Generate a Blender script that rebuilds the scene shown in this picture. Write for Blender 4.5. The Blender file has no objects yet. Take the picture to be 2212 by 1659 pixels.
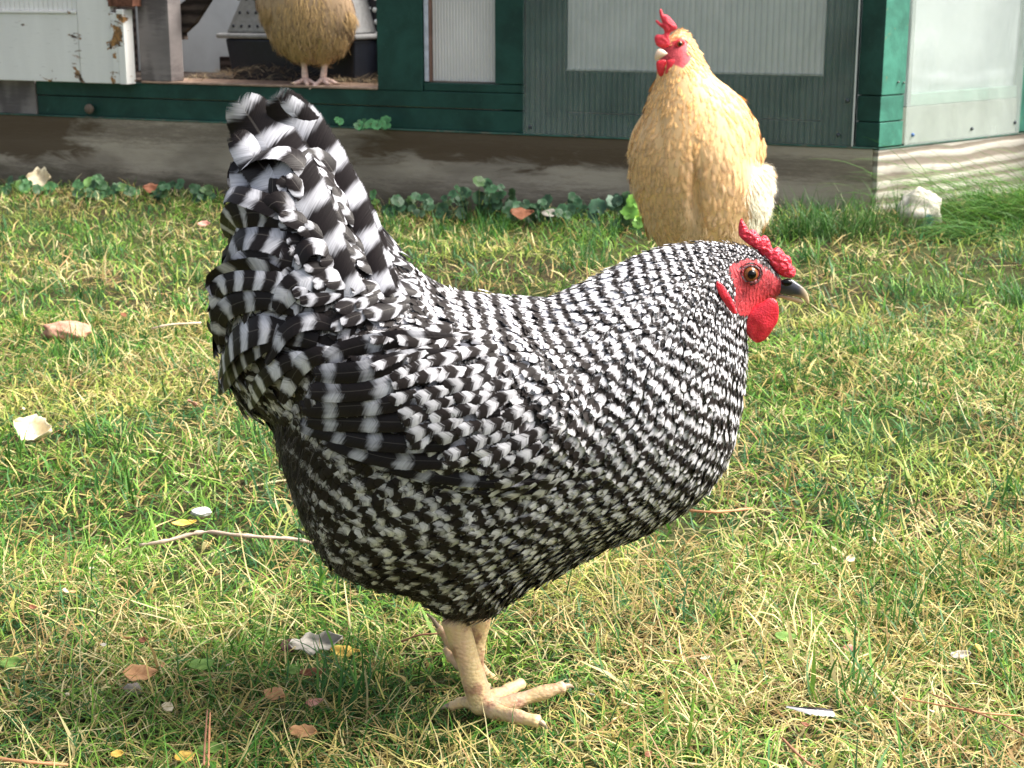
import bpy, math, random
import numpy as np
from mathutils import Vector
random.seed(7); rng = np.random.default_rng(11)
S = bpy.context.scene
R = math.radians
# ---------------------------------------------------------------- camera
PITCH = 14.0; CAMY = -1.02; CAMZ = 0.495; LENS = 56.0
cd = bpy.data.cameras.new('camera'); cam = bpy.data.objects.new('camera', cd)
S.collection.objects.link(cam); S.camera = cam
cam.location = (0, CAMY, CAMZ); cam.rotation_euler = (R(90 - PITCH), 0, 0)
cd.sensor_width = 36; cd.lens = LENS; cd.clip_start = 0.02; cd.clip_end = 500
cd.dof.use_dof = True; cd.dof.focus_distance = 1.06; cd.dof.aperture_fstop = 34
# ---------------------------------------------------------------- sky, sun, exposure
SUN_EL, SUN_AZ = 52.0, 92.0        # azimuth clockwise from +Y (north)
w = bpy.data.worlds.new('World'); S.world = w; w.use_nodes = True
nt = w.node_tree; bg = nt.nodes['Background']
sk = nt.nodes.new('ShaderNodeTexSky'); sk.sky_type = 'NISHITA'; sk.sun_disc = False
sk.sun_elevation = R(SUN_EL); sk.sun_rotation = R(SUN_AZ)
sk.air_density = 1.0; sk.dust_density = 5.0; sk.ozone_density = 1.0
hs = nt.nodes.new('ShaderNodeHueSaturation'); hs.inputs['Saturation'].default_value = .5     # thin bright cloud
nt.links.new(sk.outputs[0], hs.inputs['Color']); nt.links.new(hs.outputs[0], bg.inputs[0]); bg.inputs[1].default_value = 0.125
sd = bpy.data.lights.new('sun', 'SUN'); sun = bpy.data.objects.new('sun', sd); S.collection.objects.link(sun)
sd.energy = 4.4; sd.angle = R(34.0); sd.color = (1.0, 0.95, 0.87)
dv = Vector((math.sin(R(SUN_AZ)) * math.cos(R(SUN_EL)), math.cos(R(SUN_AZ)) * math.cos(R(SUN_EL)), math.sin(R(SUN_EL))))
sun.rotation_euler = dv.to_track_quat('Z', 'Y').to_euler(); sun.location = (3, 2, 4)
S.view_settings.view_transform = 'Standard'; S.view_settings.look = 'None'
S.view_settings.exposure = 1.08; S.view_settings.gamma = 1
S.render.engine = 'CYCLES'
S.cycles.transparent_max_bounces = 24
# ---------------------------------------------------------------- picture maths (2212 x 1659 units of the photograph)
FP = LENS / 36 * 2212; cp, sp = math.cos(R(PITCH)), math.sin(R(PITCH))
def ray(px, py):
    u = (px - 1106) / FP; v = (py - 829.5) / FP
    return np.array([u, cp - v * sp, -sp - v * cp])
CAM = np.array([0, CAMY, CAMZ])
def PY(px, py, Y=0.0):                      # on the vertical plane y = Y
    d = ray(px, py); return CAM + d * ((Y - CAMY) / d[1])
def PZ(px, py, z=0.0):                      # on the level plane z
    d = ray(px, py); return CAM + d * ((z - CAMZ) / d[2])
def P2(px, py, Y):                          # arrays -> x, z on plane y = Y
    px = np.asarray(px, float); py = np.asarray(py, float)
    u = (px - 1106) / FP; v = (py - 829.5) / FP
    t = (Y - CAMY) / (cp - v * sp)
    return u * t, CAMZ + (-sp - v * cp) * t
def sstep(a, b, x):
    t = np.clip((x - a) / (b - a), 0, 1); return t * t * (3 - 2 * t)
def gz(x, y):                               # height of the lawn
    x = np.asarray(x, float); y = np.asarray(y, float)
    b = 0.006 * np.sin(3.1 * x + 1.3) * np.cos(2.7 * y + .4) + 0.004 * np.sin(9 * x + 2) * np.sin(7.3 * y + x * 4)
    b = b * sstep(0.05, 0.4, np.hypot(x - 0.0, y))
    return b + (-.020 + .050 * sstep(-.2, .75, x)) * sstep(1.6, 2.3, y) * (1 - sstep(4, 8, y))
# ---------------------------------------------------------------- object helpers
def link(o): S.collection.objects.link(o)
def tag(o, label=None, cat=None, group=None, kind=None):
    if label: o['label'] = label
    if cat: o['category'] = cat
    if group: o['group'] = group
    if kind: o['kind'] = kind
    return o
def root(name, loc, label, cat, group=None):
    o = bpy.data.objects.new(name, None); o.empty_display_size = 0.05; link(o); o.location = loc
    return tag(o, label, cat, group)
def mk(name, V, F, mats, parent=None, smooth=True, attrs=None, midx=None, origin=None):
    """mesh object from world-space numpy data; F is an (n,4) or (n,3) array or a list of tuples"""
    V = np.asarray(V, float).copy()
    if parent is not None:
        q = parent; off = np.zeros(3)
        while q is not None: off += np.array(q.location); q = q.parent
    elif origin is not None: off = np.asarray(origin, float)
    else: off = np.zeros(3)
    V -= off
    me = bpy.data.meshes.new(name)
    if isinstance(F, np.ndarray):
        k = F.shape[1]; n = len(F)
        me.vertices.add(len(V)); me.vertices.foreach_set('co', V.ravel().astype(np.float32))
        me.loops.add(n * k); me.loops.foreach_set('vertex_index', F.ravel().astype(np.int32))
        me.polygons.add(n); me.polygons.foreach_set('loop_start', (np.arange(n) * k).astype(np.int32))
        me.update(calc_edges=True)
    else:
        me.from_pydata(V.tolist(), [], F); me.update()
    if not isinstance(mats, (list, tuple)): mats = [mats]
    for m in mats: me.materials.append(m)
    if midx is not None: me.polygons.foreach_set('material_index', np.asarray(midx, np.int32))
    me.polygons.foreach_set('use_smooth', np.full(len(me.polygons), bool(smooth)))
    if attrs:
        for k_, a in attrs.items():
            at = me.attributes.new(k_, 'FLOAT_VECTOR', 'POINT'); at.data.foreach_set('vector', np.asarray(a, np.float32).ravel())
    me.validate(); me.update()
    o = bpy.data.objects.new(name, me); link(o)
    if parent is not None: o.parent = parent
    elif origin is not None: o.location = Vector(off)
    return o
def part_of(o, parent):                     # used with child meshes that sit under another mesh
    o.parent = parent
def join(parts):                            # [(V,F)] -> V,F list
    V = []; F = []; n = 0
    for v, f in parts:
        V.append(np.asarray(v, float)); F += [tuple(int(i) + n for i in q) for q in f]; n += len(v)
    return np.vstack(V), F
def tube(pts, rad, seg=10, squash=1.0, caps=True):
    pts = np.asarray(pts, float); n = len(pts)
    rad = np.broadcast_to(np.asarray(rad, float), (n,)); V = []; F = []
    T = np.gradient(pts, axis=0); T /= np.linalg.norm(T, axis=1)[:, None] + 1e-12
    a = np.array([0, 0, 1.0]) if abs(T[0][2]) < .9 else np.array([1.0, 0, 0])
    x = np.cross(T[0], a); x /= np.linalg.norm(x)
    for i in range(n):
        x = x - T[i] * x.dot(T[i]); x /= np.linalg.norm(x); y = np.cross(T[i], x)
        for j in range(seg):
            t = 2 * math.pi * j / seg
            V.append(pts[i] + rad[i] * (math.cos(t) * x + squash * math.sin(t) * y))
    for i in range(n - 1):
        for j in range(seg):
            F.append((i * seg + j, i * seg + (j + 1) % seg, (i + 1) * seg + (j + 1) % seg, (i + 1) * seg + j))
    if caps:
        V.append(pts[0] - T[0] * rad[0] * .5); c0 = len(V) - 1; V.append(pts[-1] + T[-1] * rad[-1] * .7); c1 = len(V) - 1
        for j in range(seg):
            F.append((c0, (j + 1) % seg, j)); F.append((c1, (n - 1) * seg + j, (n - 1) * seg + (j + 1) % seg))
    return np.array(V), F
def smooth_path(p, k=6):                    # Catmull-Rom
    p = np.asarray(p, float); q = np.vstack([2 * p[0] - p[1], p, 2 * p[-1] - p[-2]]); out = []
    for i in range(1, len(q) - 2):
        for j in range(k):
            t = j / k
            out.append(.5 * ((2 * q[i]) + (-q[i - 1] + q[i + 1]) * t + (2 * q[i - 1] - 5 * q[i] + 4 * q[i + 1] - q[i + 2]) * t * t + (-q[i - 1] + 3 * q[i] - 3 * q[i + 1] + q[i + 2]) * t ** 3))
    out.append(q[-2]); return np.array(out)
def box8(p):                                # 8 corners: bottom 4 (ccw) then top 4
    return np.array(p, float), [(0, 3, 2, 1), (4, 5, 6, 7), (0, 1, 5, 4), (1, 2, 6, 5), (2, 3, 7, 6), (3, 0, 4, 7)]
def uvsphere(c, r, nu=20, nv=12):
    c = np.array(c, float); r = np.broadcast_to(np.asarray(r, float), (3,)); V = []; F = []
    for i in range(nv + 1):
        a = math.pi * i / nv
        for j in range(nu):
            b = 2 * math.pi * j / nu
            V.append(c + r * np.array([math.sin(a) * math.cos(b), math.sin(a) * math.sin(b), math.cos(a)]))
    for i in range(nv):
        for j in range(nu):
            F.append((i * nu + j, (i + 1) * nu + j, (i + 1) * nu + (j + 1) % nu, i * nu + (j + 1) % nu))
    return np.array(V), F
# ---------------------------------------------------------------- materials
MATS = {}
class NB:
    def __init__(s, name):
        s.m = bpy.data.materials.new(name); s.m.use_nodes = True; s.t = s.m.node_tree; s.n = s.t.nodes
        s.b = s.n['Principled BSDF']; s.out = s.n['Material Output']; MATS[name] = s.m
    def new(s, ty, **kw):
        o = s.n.new(ty)
        for k, v in kw.items(): setattr(o, k, v)
        return o
    def l(s, a, b): s.t.links.new(a, b)
    def put(s, sock, v):
        if hasattr(v, 'links') or isinstance(v, bpy.types.NodeSocket): s.l(v, sock)
        else: sock.default_value = v
    def math(s, op, a, b=0.0, c=0.0, clamp=False):
        o = s.new('ShaderNodeMath', operation=op, use_clamp=clamp); s.put(o.inputs[0], a); s.put(o.inputs[1], b)
        if op in ('MULTIPLY_ADD', 'WRAP', 'COMPARE'): s.put(o.inputs[2], c)
        return o.outputs[0]
    def mr(s, v, a, b, c=0.0, d=1.0, smooth=True):
        o = s.new('ShaderNodeMapRange', interpolation_type='SMOOTHSTEP' if smooth else 'LINEAR')
        s.put(o.inputs[0], v); s.put(o.inputs[1], a); s.put(o.inputs[2], b); s.put(o.inputs[3], c); s.put(o.inputs[4], d); return o.outputs[0]
    def mix(s, f, a, b, blend='MIX'):
        o = s.new('ShaderNodeMix', data_type='RGBA', blend_type=blend); s.put(o.inputs[0], f)
        s.put(o.inputs[6], (*a, 1) if isinstance(a, tuple) and len(a) == 3 else a); s.put(o.inputs[7], (*b, 1) if isinstance(b, tuple) and len(b) == 3 else b)
        return o.outputs[2]
    def noise(s, vec, scale, detail=3, rough=.55, dist=0.0, sc=None):
        if sc is not None:
            mp = s.new('ShaderNodeMapping'); s.l(vec, mp.inputs[0]); mp.inputs[3].default_value = sc; vec = mp.outputs[0]
        o = s.new('ShaderNodeTexNoise'); s.l(vec, o.inputs['Vector']); o.inputs['Scale'].default_value = scale
        o.inputs['Detail'].default_value = detail; o.inputs['Roughness'].default_value = rough; o.inputs['Distortion'].default_value = dist
        return o.outputs[0]
    def obj(s): return s.new('ShaderNodeTexCoord').outputs['Object']
    def attr(s, name):
        a = s.new('ShaderNodeAttribute'); a.attribute_name = name; x = s.new('ShaderNodeSeparateXYZ'); s.l(a.outputs['Vector'], x.inputs[0])
        return x.outputs, a.outputs['Vector']
    def comb(s, x, y=0.0, z=0.0):
        o = s.new('ShaderNodeCombineXYZ'); s.put(o.inputs[0], x); s.put(o.inputs[1], y); s.put(o.inputs[2], z); return o.outputs[0]
    def bump(s, h, st=.4, d=.001):
        o = s.new('ShaderNodeBump'); s.l(h, o.inputs['Height']); o.inputs['Strength'].default_value = st; o.inputs['Distance'].default_value = d
        s.l(o.outputs[0], s.b.inputs['Normal'])
    def fin(s, col=None, rough=None, spec=None, sub=None, alpha=None):
        if col is not None: s.put(s.b.inputs['Base Color'], (*col, 1) if isinstance(col, tuple) and len(col) == 3 else col)
        if rough is not None: s.put(s.b.inputs['Roughness'], rough)
        if spec is not None: s.put(s.b.inputs['Specular IOR Level'], spec)
        if alpha is not None: s.put(s.b.inputs['Alpha'], alpha)
        if sub is not None:
            s.b.inputs['Subsurface Weight'].default_value = sub[0]; s.b.inputs['Subsurface Radius'].default_value = sub[1]; s.b.inputs['Subsurface Scale'].default_value = sub[2]
        return s.m
def simple(name, col, rough=.6, var=.25, scale=40, spec=.3, bump=.3, sc=None, sub=None, bd=.001):
    b = NB(name); n = b.noise(b.obj(), scale, 5, .6, 0.2, sc)
    dark = tuple(c * (1 - var) for c in col); lite = tuple(min(1, c * (1 + var)) for c in col)
    b.bump(n, bump, bd)
    return b.fin(b.mix(b.mr(n, .3, .7), dark, lite), rough, spec, sub)
# ---------------------------------------------------------------- swollen outlines (rounded bodies) and feather coats
def closed_smooth(p, k=5):
    p = np.asarray(p, float); n = len(p); out = []
    for i in range(n):
        a, b, c, d = p[i - 1], p[i], p[(i + 1) % n], p[(i + 2) % n]
        for j in range(k):
            t = j / k
            out.append(.5 * (2 * b + (-a + c) * t + (2 * a - 5 * b + 4 * c - d) * t * t + (-a + 3 * b - 3 * c + d) * t ** 3))
    return np.array(out)
def inside(poly, X, Y):
    r = np.zeros(X.shape, bool); n = len(poly)
    for i in range(n):
        x1, y1 = poly[i - 1]; x2, y2 = poly[i]
        if y1 == y2: continue
        c = ((y1 > Y) != (y2 > Y)) & (X < (x2 - x1) * (Y - y1) / (y2 - y1) + x1); r ^= c
    return r
def nearest_on(poly, q):
    a = poly; b = np.roll(poly, -1, 0); best = np.full(len(q), 1e9); out = q.copy()
    for i in range(len(a)):
        d = b[i] - a[i]; L = d.dot(d) + 1e-9
        t = np.clip(((q - a[i]) @ d) / L, 0, 1); p = a[i] + t[:, None] * d; e = ((p - q) ** 2).sum(1)
        m = e < best; best[m] = e[m]; out[m] = p[m]
    return out, np.sqrt(best)
class Form:
    """a closed rounded body swollen from a side outline: outline in picture units on the plane y = Y"""
    def __init__(s, poly, Y, step, c=1.5, cfar=None, umod=None, smooth=5):
        s.poly = closed_smooth(poly, smooth) if smooth else np.asarray(poly, float)
        s.Y = Y; s.c = c; s.cf = c if cfar is None else cfar; s.step = step
        mn = s.poly.min(0) - 2 * step; mx = s.poly.max(0) + 2 * step
        s.x0, s.y0 = mn; s.nx = int((mx[0] - mn[0]) / step) + 2; s.ny = int((mx[1] - mn[1]) / step) + 2
        s.gx, s.gy = np.meshgrid(s.x0 + np.arange(s.nx) * step, s.y0 + np.arange(s.ny) * step)
        s.mask = inside(s.poly, s.gx, s.gy); s.mask[0] = s.mask[-1] = False; s.mask[:, 0] = s.mask[:, -1] = False
        u = np.zeros_like(s.gx); om = 2 / (1 + math.sin(math.pi / max(s.nx, s.ny))); h2 = step * step
        jj, ii = np.indices(u.shape); par = (ii + jj) % 2
        reds = s.mask & (par == 0); blk = s.mask & (par == 1)
        for it in range(int(2.2 * max(s.nx, s.ny)) + 60):
            for m in (reds, blk):
                nb = np.zeros_like(u); nb[1:-1, 1:-1] = u[2:, 1:-1] + u[:-2, 1:-1] + u[1:-1, 2:] + u[1:-1, :-2]
                u[m] += om * ((nb[m] + h2) * .25 - u[m])
        if umod is not None: u = u * umod(s.gx, s.gy)
        s.u = u; s.uy, s.ux = np.gradient(u, step)
        c0 = s.poly.mean(0); s.mpp = (Y - CAMY) / cp / FP * 1.0
        d = ray(*c0); s.mpp = ((Y - CAMY) / d[1]) / FP
    def bil(s, A, px, py):
        x = np.clip((px - s.x0) / s.step, 0, s.nx - 1.001); y = np.clip((py - s.y0) / s.step, 0, s.ny - 1.001)
        i = x.astype(int); j = y.astype(int); fx = x - i; fy = y - j
        return (A[j, i] * (1 - fx) + A[j, i + 1] * fx) * (1 - fy) + (A[j + 1, i] * (1 - fx) + A[j + 1, i + 1] * fx) * fy
    def at(s, px, py, side=-1, lift=0.0):
        px = np.asarray(px, float); py = np.asarray(py, float)
        u = np.maximum(s.bil(s.u, px, py), 0); ux = s.bil(s.ux, px, py); uy = s.bil(s.uy, px, py)
        c = s.c if side < 0 else s.cf; t = c * np.sqrt(u)
        if side < 0:
            yy = s.Y - t * s.mpp; x, z = P2(px, py, yy)
        else:
            x, z = P2(px, py, s.Y); yy = s.Y + t * s.mpp
        N = np.stack([-c * c * ux, side * (2 * t + 1e-3), c * c * uy], -1); N /= np.linalg.norm(N, axis=-1)[..., None]
        return np.stack([x, yy, z], -1) + N * lift, N
    def mesh(s, lift=0.0):
        m = s.mask; near = np.zeros_like(m)
        near[1:, :] |= m[:-1, :]; near[:-1, :] |= m[1:, :]; near[:, 1:] |= m[:, :-1]; near[:, :-1] |= m[:, 1:]
        d = near.copy(); near[1:, :] |= d[:-1, :]; near[:-1, :] |= d[1:, :]; near[:, 1:] |= d[:, :-1]; near[:, :-1] |= d[:, 1:]
        cell = m[:-1, :-1] | m[1:, :-1] | m[:-1, 1:] | m[1:, 1:]
        rim = np.zeros_like(m)
        for a, b in ((0, 0), (1, 0), (0, 1), (1, 1)): rim[a:a + cell.shape[0], b:b + cell.shape[1]] |= cell
        rim &= ~m
        idn = -np.ones(m.shape, int); idf = idn.copy()
        ni = m.sum(); nr = rim.sum()
        idn[m] = np.arange(ni); idf[m] = ni + np.arange(ni); idn[rim] = 2 * ni + np.arange(nr); idf[rim] = idn[rim]
        Vn, _ = s.at(s.gx[m], s.gy[m], -1, lift); Vf, _ = s.at(s.gx[m], s.gy[m], 1, lift)
        q = np.stack([s.gx[rim], s.gy[rim]], 1); q, _ = nearest_on(s.poly, q); x, z = P2(q[:, 0], q[:, 1], s.Y)
        Vr = np.stack([x, np.full(nr, s.Y), z], 1)
        j, i = np.nonzero(cell)
        Fn = np.stack([idn[j, i], idn[j + 1, i], idn[j + 1, i + 1], idn[j, i + 1]], 1)
        Ff = np.stack([idf[j, i], idf[j, i + 1], idf[j + 1, i + 1], idf[j + 1, i]], 1)
        s.cellpx = np.stack([s.gx[j, i] + s.step / 2, s.gy[j, i] + s.step / 2], 1)
        return np.vstack([Vn, Vf, Vr]), np.vstack([Fn, Ff])
def idw(ctrl, px, py, pw=2.5):
    ctrl = np.asarray(ctrl, float); px = np.asarray(px, float); sh = px.shape; px = px.ravel(); py = np.asarray(py, float).ravel()
    d = (px[:, None] - ctrl[None, :, 0]) ** 2 + (py[:, None] - ctrl[None, :, 1]) ** 2 + 200
    wt = d ** (-pw / 2); wt /= wt.sum(1)[:, None]
    return (wt @ ctrl[:, 2:]).reshape(*sh, ctrl.shape[1] - 2)
def phase_field(form, flow, per, step=26):
    xs = np.arange(form.poly[:, 0].min() - 30, form.poly[:, 0].max() + 60, step); ys = np.arange(form.poly[:, 1].min() - 30, form.poly[:, 1].max() + 60, step)
    nx, ny = len(xs), len(ys); X, Y = np.meshgrid(xs, ys)
    f = idw(flow, X, Y); f /= np.linalg.norm(f, axis=-1)[..., None] + 1e-6; p = idw(per, X, Y)[..., 0]; g = f / p[..., None]
    n = nx * ny; A = np.zeros((n, n)); b = np.zeros(n); ID = np.arange(n).reshape(ny, nx)
    def add(i, j, val):
        np.add.at(A, (i, i), 1); np.add.at(A, (j, j), 1); np.add.at(A, (i, j), -1); np.add.at(A, (j, i), -1); np.add.at(b, j, val); np.add.at(b, i, -val)
    add(ID[:, :-1].ravel(), ID[:, 1:].ravel(), (.5 * (g[:, :-1, 0] + g[:, 1:, 0]) * step).ravel())
    add(ID[:-1].ravel(), ID[1:].ravel(), (.5 * (g[:-1, :, 1] + g[1:, :, 1]) * step).ravel())
    A[0, 0] += 1; phi = np.linalg.solve(A, b).reshape(ny, nx)
    def fn(px, py):
        x = np.clip((np.asarray(px) - xs[0]) / step, 0, nx - 1.001); y = np.clip((np.asarray(py) - ys[0]) / step, 0, ny - 1.001)
        i = x.astype(int); j = y.astype(int); a = x - i; c = y - j
        return (phi[j, i] * (1 - a) + phi[j, i + 1] * a) * (1 - c) + (phi[j + 1, i] * (1 - a) + phi[j + 1, i + 1] * a) * c
    return fn
def scatter(form, side, ncand, rad_fn, keep=None, k=1.0):
    """blue-noise points on one side of a form; rad_fn gives the spacing in picture units"""
    mn = form.poly.min(0); mx = form.poly.max(0)
    c = rng.uniform(mn, mx, (ncand * 4, 2)); c = c[inside(form.poly, c[:, 0], c[:, 1])]
    P, N = form.at(c[:, 0], c[:, 1], side); wgt = np.clip(1 / (np.abs(N[:, 1]) + 1e-3), 1, 7)
    idx = np.nonzero(rng.random(len(c)) < wgt / 7 * 1.0)[0]
    if keep is not None: idx = idx[keep(c[idx, 0], c[idx, 1])]
    idx = idx[:ncand]; c = c[idx]; P = P[idx]; r = rad_fn(c[:, 0], c[:, 1]) * form.mpp * k
    acc = np.zeros((len(idx), 3)); n = 0; out = []
    for i in range(len(idx)):
        if n and ((acc[:n] - P[i]) ** 2).sum(1).min() < r[i] ** 2: continue
        acc[n] = P[i]; n += 1; out.append(i)
    return c[out]
def feather_mesh(P, N, D, L, W, lift, droop, bar0, per, thr, root=-.002, nl=8, nw=4, side_curl=None, arch=.25, rnd=None, tip=.58, barcurve=.5, wroot=.55, roll=.10):
    """many feathers as one batch of vertices: P root, N normal, D direction, L length, W width (m)"""
    n = len(P); L = np.broadcast_to(L, (n,)); W = np.broadcast_to(W, (n,)); lift = np.broadcast_to(lift, (n,)); droop = np.broadcast_to(droop, (n,))
    D = D - .9 * N * (D * N).sum(1)[:, None]; D /= np.linalg.norm(D, axis=1)[:, None] + 1e-9
    B = np.cross(N, D); B /= np.linalg.norm(B, axis=1)[:, None] + 1e-9; N = np.cross(D, B)
    ro = rng.normal(0, roll, n)[:, None]; B, N = B * np.cos(ro) + N * np.sin(ro), N * np.cos(ro) - B * np.sin(ro)
    rootv = (np.maximum(root, -.10 * L) + .0012)[:, None, None]
    t = 1 - (1 - np.linspace(0, 1, nl + 1)) ** 1.7; s = np.linspace(-1, 1, nw + 1)
    wp = np.where(t > tip, np.sqrt(np.clip(1 - ((t - tip) / (1 - tip)) ** 2, 0, 1)), wroot + (1 - wroot) * sstep(0, tip, t)); wp[-1] = .12
    if rnd is None: rnd = rng.random(n)
    sc = rng.normal(0, .10, n) if side_curl is None else side_curl
    T = t[None, :, None]; SS = s[None, None, :]; WW = (W / 2)[:, None, None] * wp[None, :, None]
    a = L[:, None, None] * T; b = WW * SS + sc[:, None, None] * L[:, None, None] * T * T
    c = rootv + (lift[:, None, None] - rootv) * T - droop[:, None, None] * T * T - arch * WW * SS ** 2
    a = a + 0 * b; c = c + 0 * b
    V = P[:, None, None, :] + a[..., None] * D[:, None, None, :] + b[..., None] * B[:, None, None, :] + c[..., None] * N[:, None, None, :]
    barb = a - .75 * np.abs(WW * SS)
    fa = np.stack([SS + 0 * a, T + 0 * a, barb], -1)
    bar = bar0[:, None, None] + (a - barcurve * W[:, None, None] * SS ** 2) / per[:, None, None]
    fb = np.stack([bar, thr[:, None, None] + 0 * a, rnd[:, None, None] + 0 * a], -1)
    nv = (nl + 1) * (nw + 1); i, j = np.meshgrid(np.arange(nl), np.arange(nw), indexing='ij'); q = (i * (nw + 1) + j).ravel()
    f = np.stack([q, q + nw + 1, q + nw + 2, q + 1], 1)
    F = (f[None] + (np.arange(n) * nv)[:, None, None]).reshape(-1, 4)
    return V.reshape(-1, 3), F, fa.reshape(-1, 3), fb.reshape(-1, 3)
def quill(path, width, nrm, bar0, per, thr, nl=18, nw=8, arch=.2, split=None, tip=.72, wroot=.35, vane=(1.0, 1.0), twist=0.0):
    """one large feather along a world-space path"""
    p = smooth_path(path, 8); d = np.r_[0, np.cumsum(np.linalg.norm(np.diff(p, axis=0), axis=1))]; L = d[-1]
    t = 1 - (1 - np.linspace(0, 1, nl + 1)) ** 1.35; C = np.stack([np.interp(t * L, d, p[:, k]) for k in range(3)], 1)
    T = np.gradient(C, axis=0); T /= np.linalg.norm(T, axis=1)[:, None]
    nrm = np.asarray(nrm, float); Nn = np.broadcast_to(nrm, C.shape) - T * (T @ nrm)[:, None]; Nn /= np.linalg.norm(Nn, axis=1)[:, None]
    B = np.cross(Nn, T)
    if twist:
        a = (twist * t)[:, None]; B, Nn = B * np.cos(a) + Nn * np.sin(a), Nn * np.cos(a) - B * np.sin(a)
    s = np.linspace(-1, 1, nw + 1)
    wp = np.where(t > tip, np.sqrt(np.clip(1 - ((t - tip) / (1 - tip)) ** 2, 0, 1)), wroot + (1 - wroot) * sstep(0, tip * .7, t)); wp[-1] = .1
    sd_ = np.where(s < 0, s * vane[0], s * vane[1])
    WW = width / 2 * wp[:, None]; b = WW * sd_[None]; c = -arch * WW * s[None] ** 2
    V = C[:, None] + b[..., None] * B[:, None] + c[..., None] * Nn[:, None]
    a = (t * L)[:, None] + 0 * b; barb = a - .75 * np.abs(b)
    rn = rng.random()
    fa = np.stack([s[None] + 0 * a, t[:, None] + 0 * a, barb], -1)
    fb = np.stack([bar0 + (a - .6 * b * b / width) / per, thr + 0 * a, rn + 0 * a], -1)
    i, j = np.meshgrid(np.arange(nl), np.arange(nw), indexing='ij'); q = (i * (nw + 1) + j).ravel()
    return V.reshape(-1, 3), np.stack([q, q + nw + 1, q + nw + 2, q + 1], 1), fa.reshape(-1, 3), fb.reshape(-1, 3)
def merge(bs):
    V = []; F = []; A = []; B = []; n = 0
    for v, f, a, b in bs: V.append(v); F.append(f + n); A.append(a); B.append(b); n += len(v)
    return np.vstack(V), np.vstack(F), np.vstack(A), np.vstack(B)
def fluff_mesh(P, D, N, L, W, segs=3, sag=.25):
    """hair-like barbs: thin tapering strips"""
    n = len(P); D = D / np.linalg.norm(D, axis=1)[:, None]; B = np.cross(D, N); B /= np.linalg.norm(B, axis=1)[:, None] + 1e-9
    t = np.linspace(0, 1, segs + 1); L = np.broadcast_to(L, (n,)); W = np.broadcast_to(W, (n,))
    cl = rng.normal(0, .25, n)
    C = P[:, None] + (L[:, None] * t)[..., None] * D[:, None] + (cl[:, None] * L[:, None] * t ** 2)[..., None] * B[:, None]
    C[..., 2] -= sag * L[:, None] * t ** 2
    wd = (W[:, None] * (1 - .85 * t))[..., None] * B[:, None] * .5
    V = np.stack([C - wd, C + wd], 2)
    q = np.arange(segs) * 2; f = np.stack([q, q + 1, q + 3, q + 2], 1); F = (f[None] + (np.arange(n) * 2 * (segs + 1))[:, None, None]).reshape(-1, 4)
    r = rng.random(n); fb = np.stack([np.broadcast_to(r[:, None, None], V.shape[:3]), np.broadcast_to(t[None, :, None], V.shape[:3]), np.broadcast_to(rng.random(n)[:, None, None], V.shape[:3])], -1)
    return V.reshape(-1, 3), F, fb.reshape(-1, 3)
# ---------------------------------------------------------------- plumage materials
def feather_material(name, dark, white, rough=.42, fringe=1.0, rachis=.0, soft=.42, spec=.5, ragged=.26, sheen=0.0, streak=.5):
    b = NB(name); (s, t, barb), _ = b.attr('fa'); (bar, thr, rn), _ = b.attr('fb')
    sa = b.math('ABSOLUTE', s)
    side = b.math('MULTIPLY', b.math('SIGN', s), 7.0)
    v1 = b.comb(b.math('MULTIPLY', barb, 1000), b.math('ADD', b.math('MULTIPLY', rn, 61), side), b.math('MULTIPLY', sa, .8))
    n1 = b.noise(v1, 1.0, 2, .6)
    v2 = b.comb(b.math('MULTIPLY', barb, 420), b.math('ADD', b.math('MULTIPLY', rn, 37), side), b.math('MULTIPLY', sa, .4)); n2 = b.noise(v2, 1.0, 2, .6)
    nn = b.math('ADD', b.math('MULTIPLY', b.math('SUBTRACT', n1, .5), ragged), b.math('MULTIPLY', b.math('SUBTRACT', n2, .5), ragged * .8))
    n4 = b.noise(b.comb(b.math('MULTIPLY', s, 1.3), b.math('MULTIPLY', t, 3.0), b.math('MULTIPLY', rn, 91)), 1.0, 2, .5); thr = b.math('ADD', thr, b.math('MULTIPLY', b.math('SUBTRACT', n4, .5), 1.5)); ph = b.math('ADD', bar, nn); v = b.math('SINE', b.math('MULTIPLY', ph, 6.28318))
    f = b.mr(v, b.math('SUBTRACT', thr, soft), b.math('ADD', thr, soft))
    col = b.mix(f, dark, white)
    k = b.math('MULTIPLY', b.math('MULTIPLY_ADD', n1, streak, 1 - streak * .5), b.math('MULTIPLY_ADD', rn, .36, .80)); kc = b.comb(k, k, k)
    col = b.mix(1.0, col, kc, 'MULTIPLY')
    if rachis: col = b.mix(b.mr(sa, .05, .02, 0, rachis), col, (.55, .5, .45))
    e = b.math('MINIMUM', b.math('MULTIPLY', b.math('SUBTRACT', 1.0, sa), 2.6), b.math('MULTIPLY', b.math('SUBTRACT', 1.0, t), 7.0))
    cut = b.math('MULTIPLY', b.math('ADD', b.math('MULTIPLY', n1, .9), b.math('MULTIPLY', n2, 1.1)), fringe)
    al = b.mr(b.math('SUBTRACT', e, b.math('SUBTRACT', cut, .12)), -.05, .2)
    b.bump(n1, .35, .0006)
    if sheen: b.b.inputs['Sheen Weight'].default_value = sheen
    return b.fin(col, rough, spec, None, al)
M_BAR = feather_material('barred_feather', (.016, .012, .011), (.62, .61, .64), .6, 1.0, spec=.15, soft=.85, ragged=.42)
M_BIG = feather_material('barred_quill', (.010, .007, .007), (.48, .48, .52), .46, .30, .08, .6, .18, .16, streak=1.0)
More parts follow.
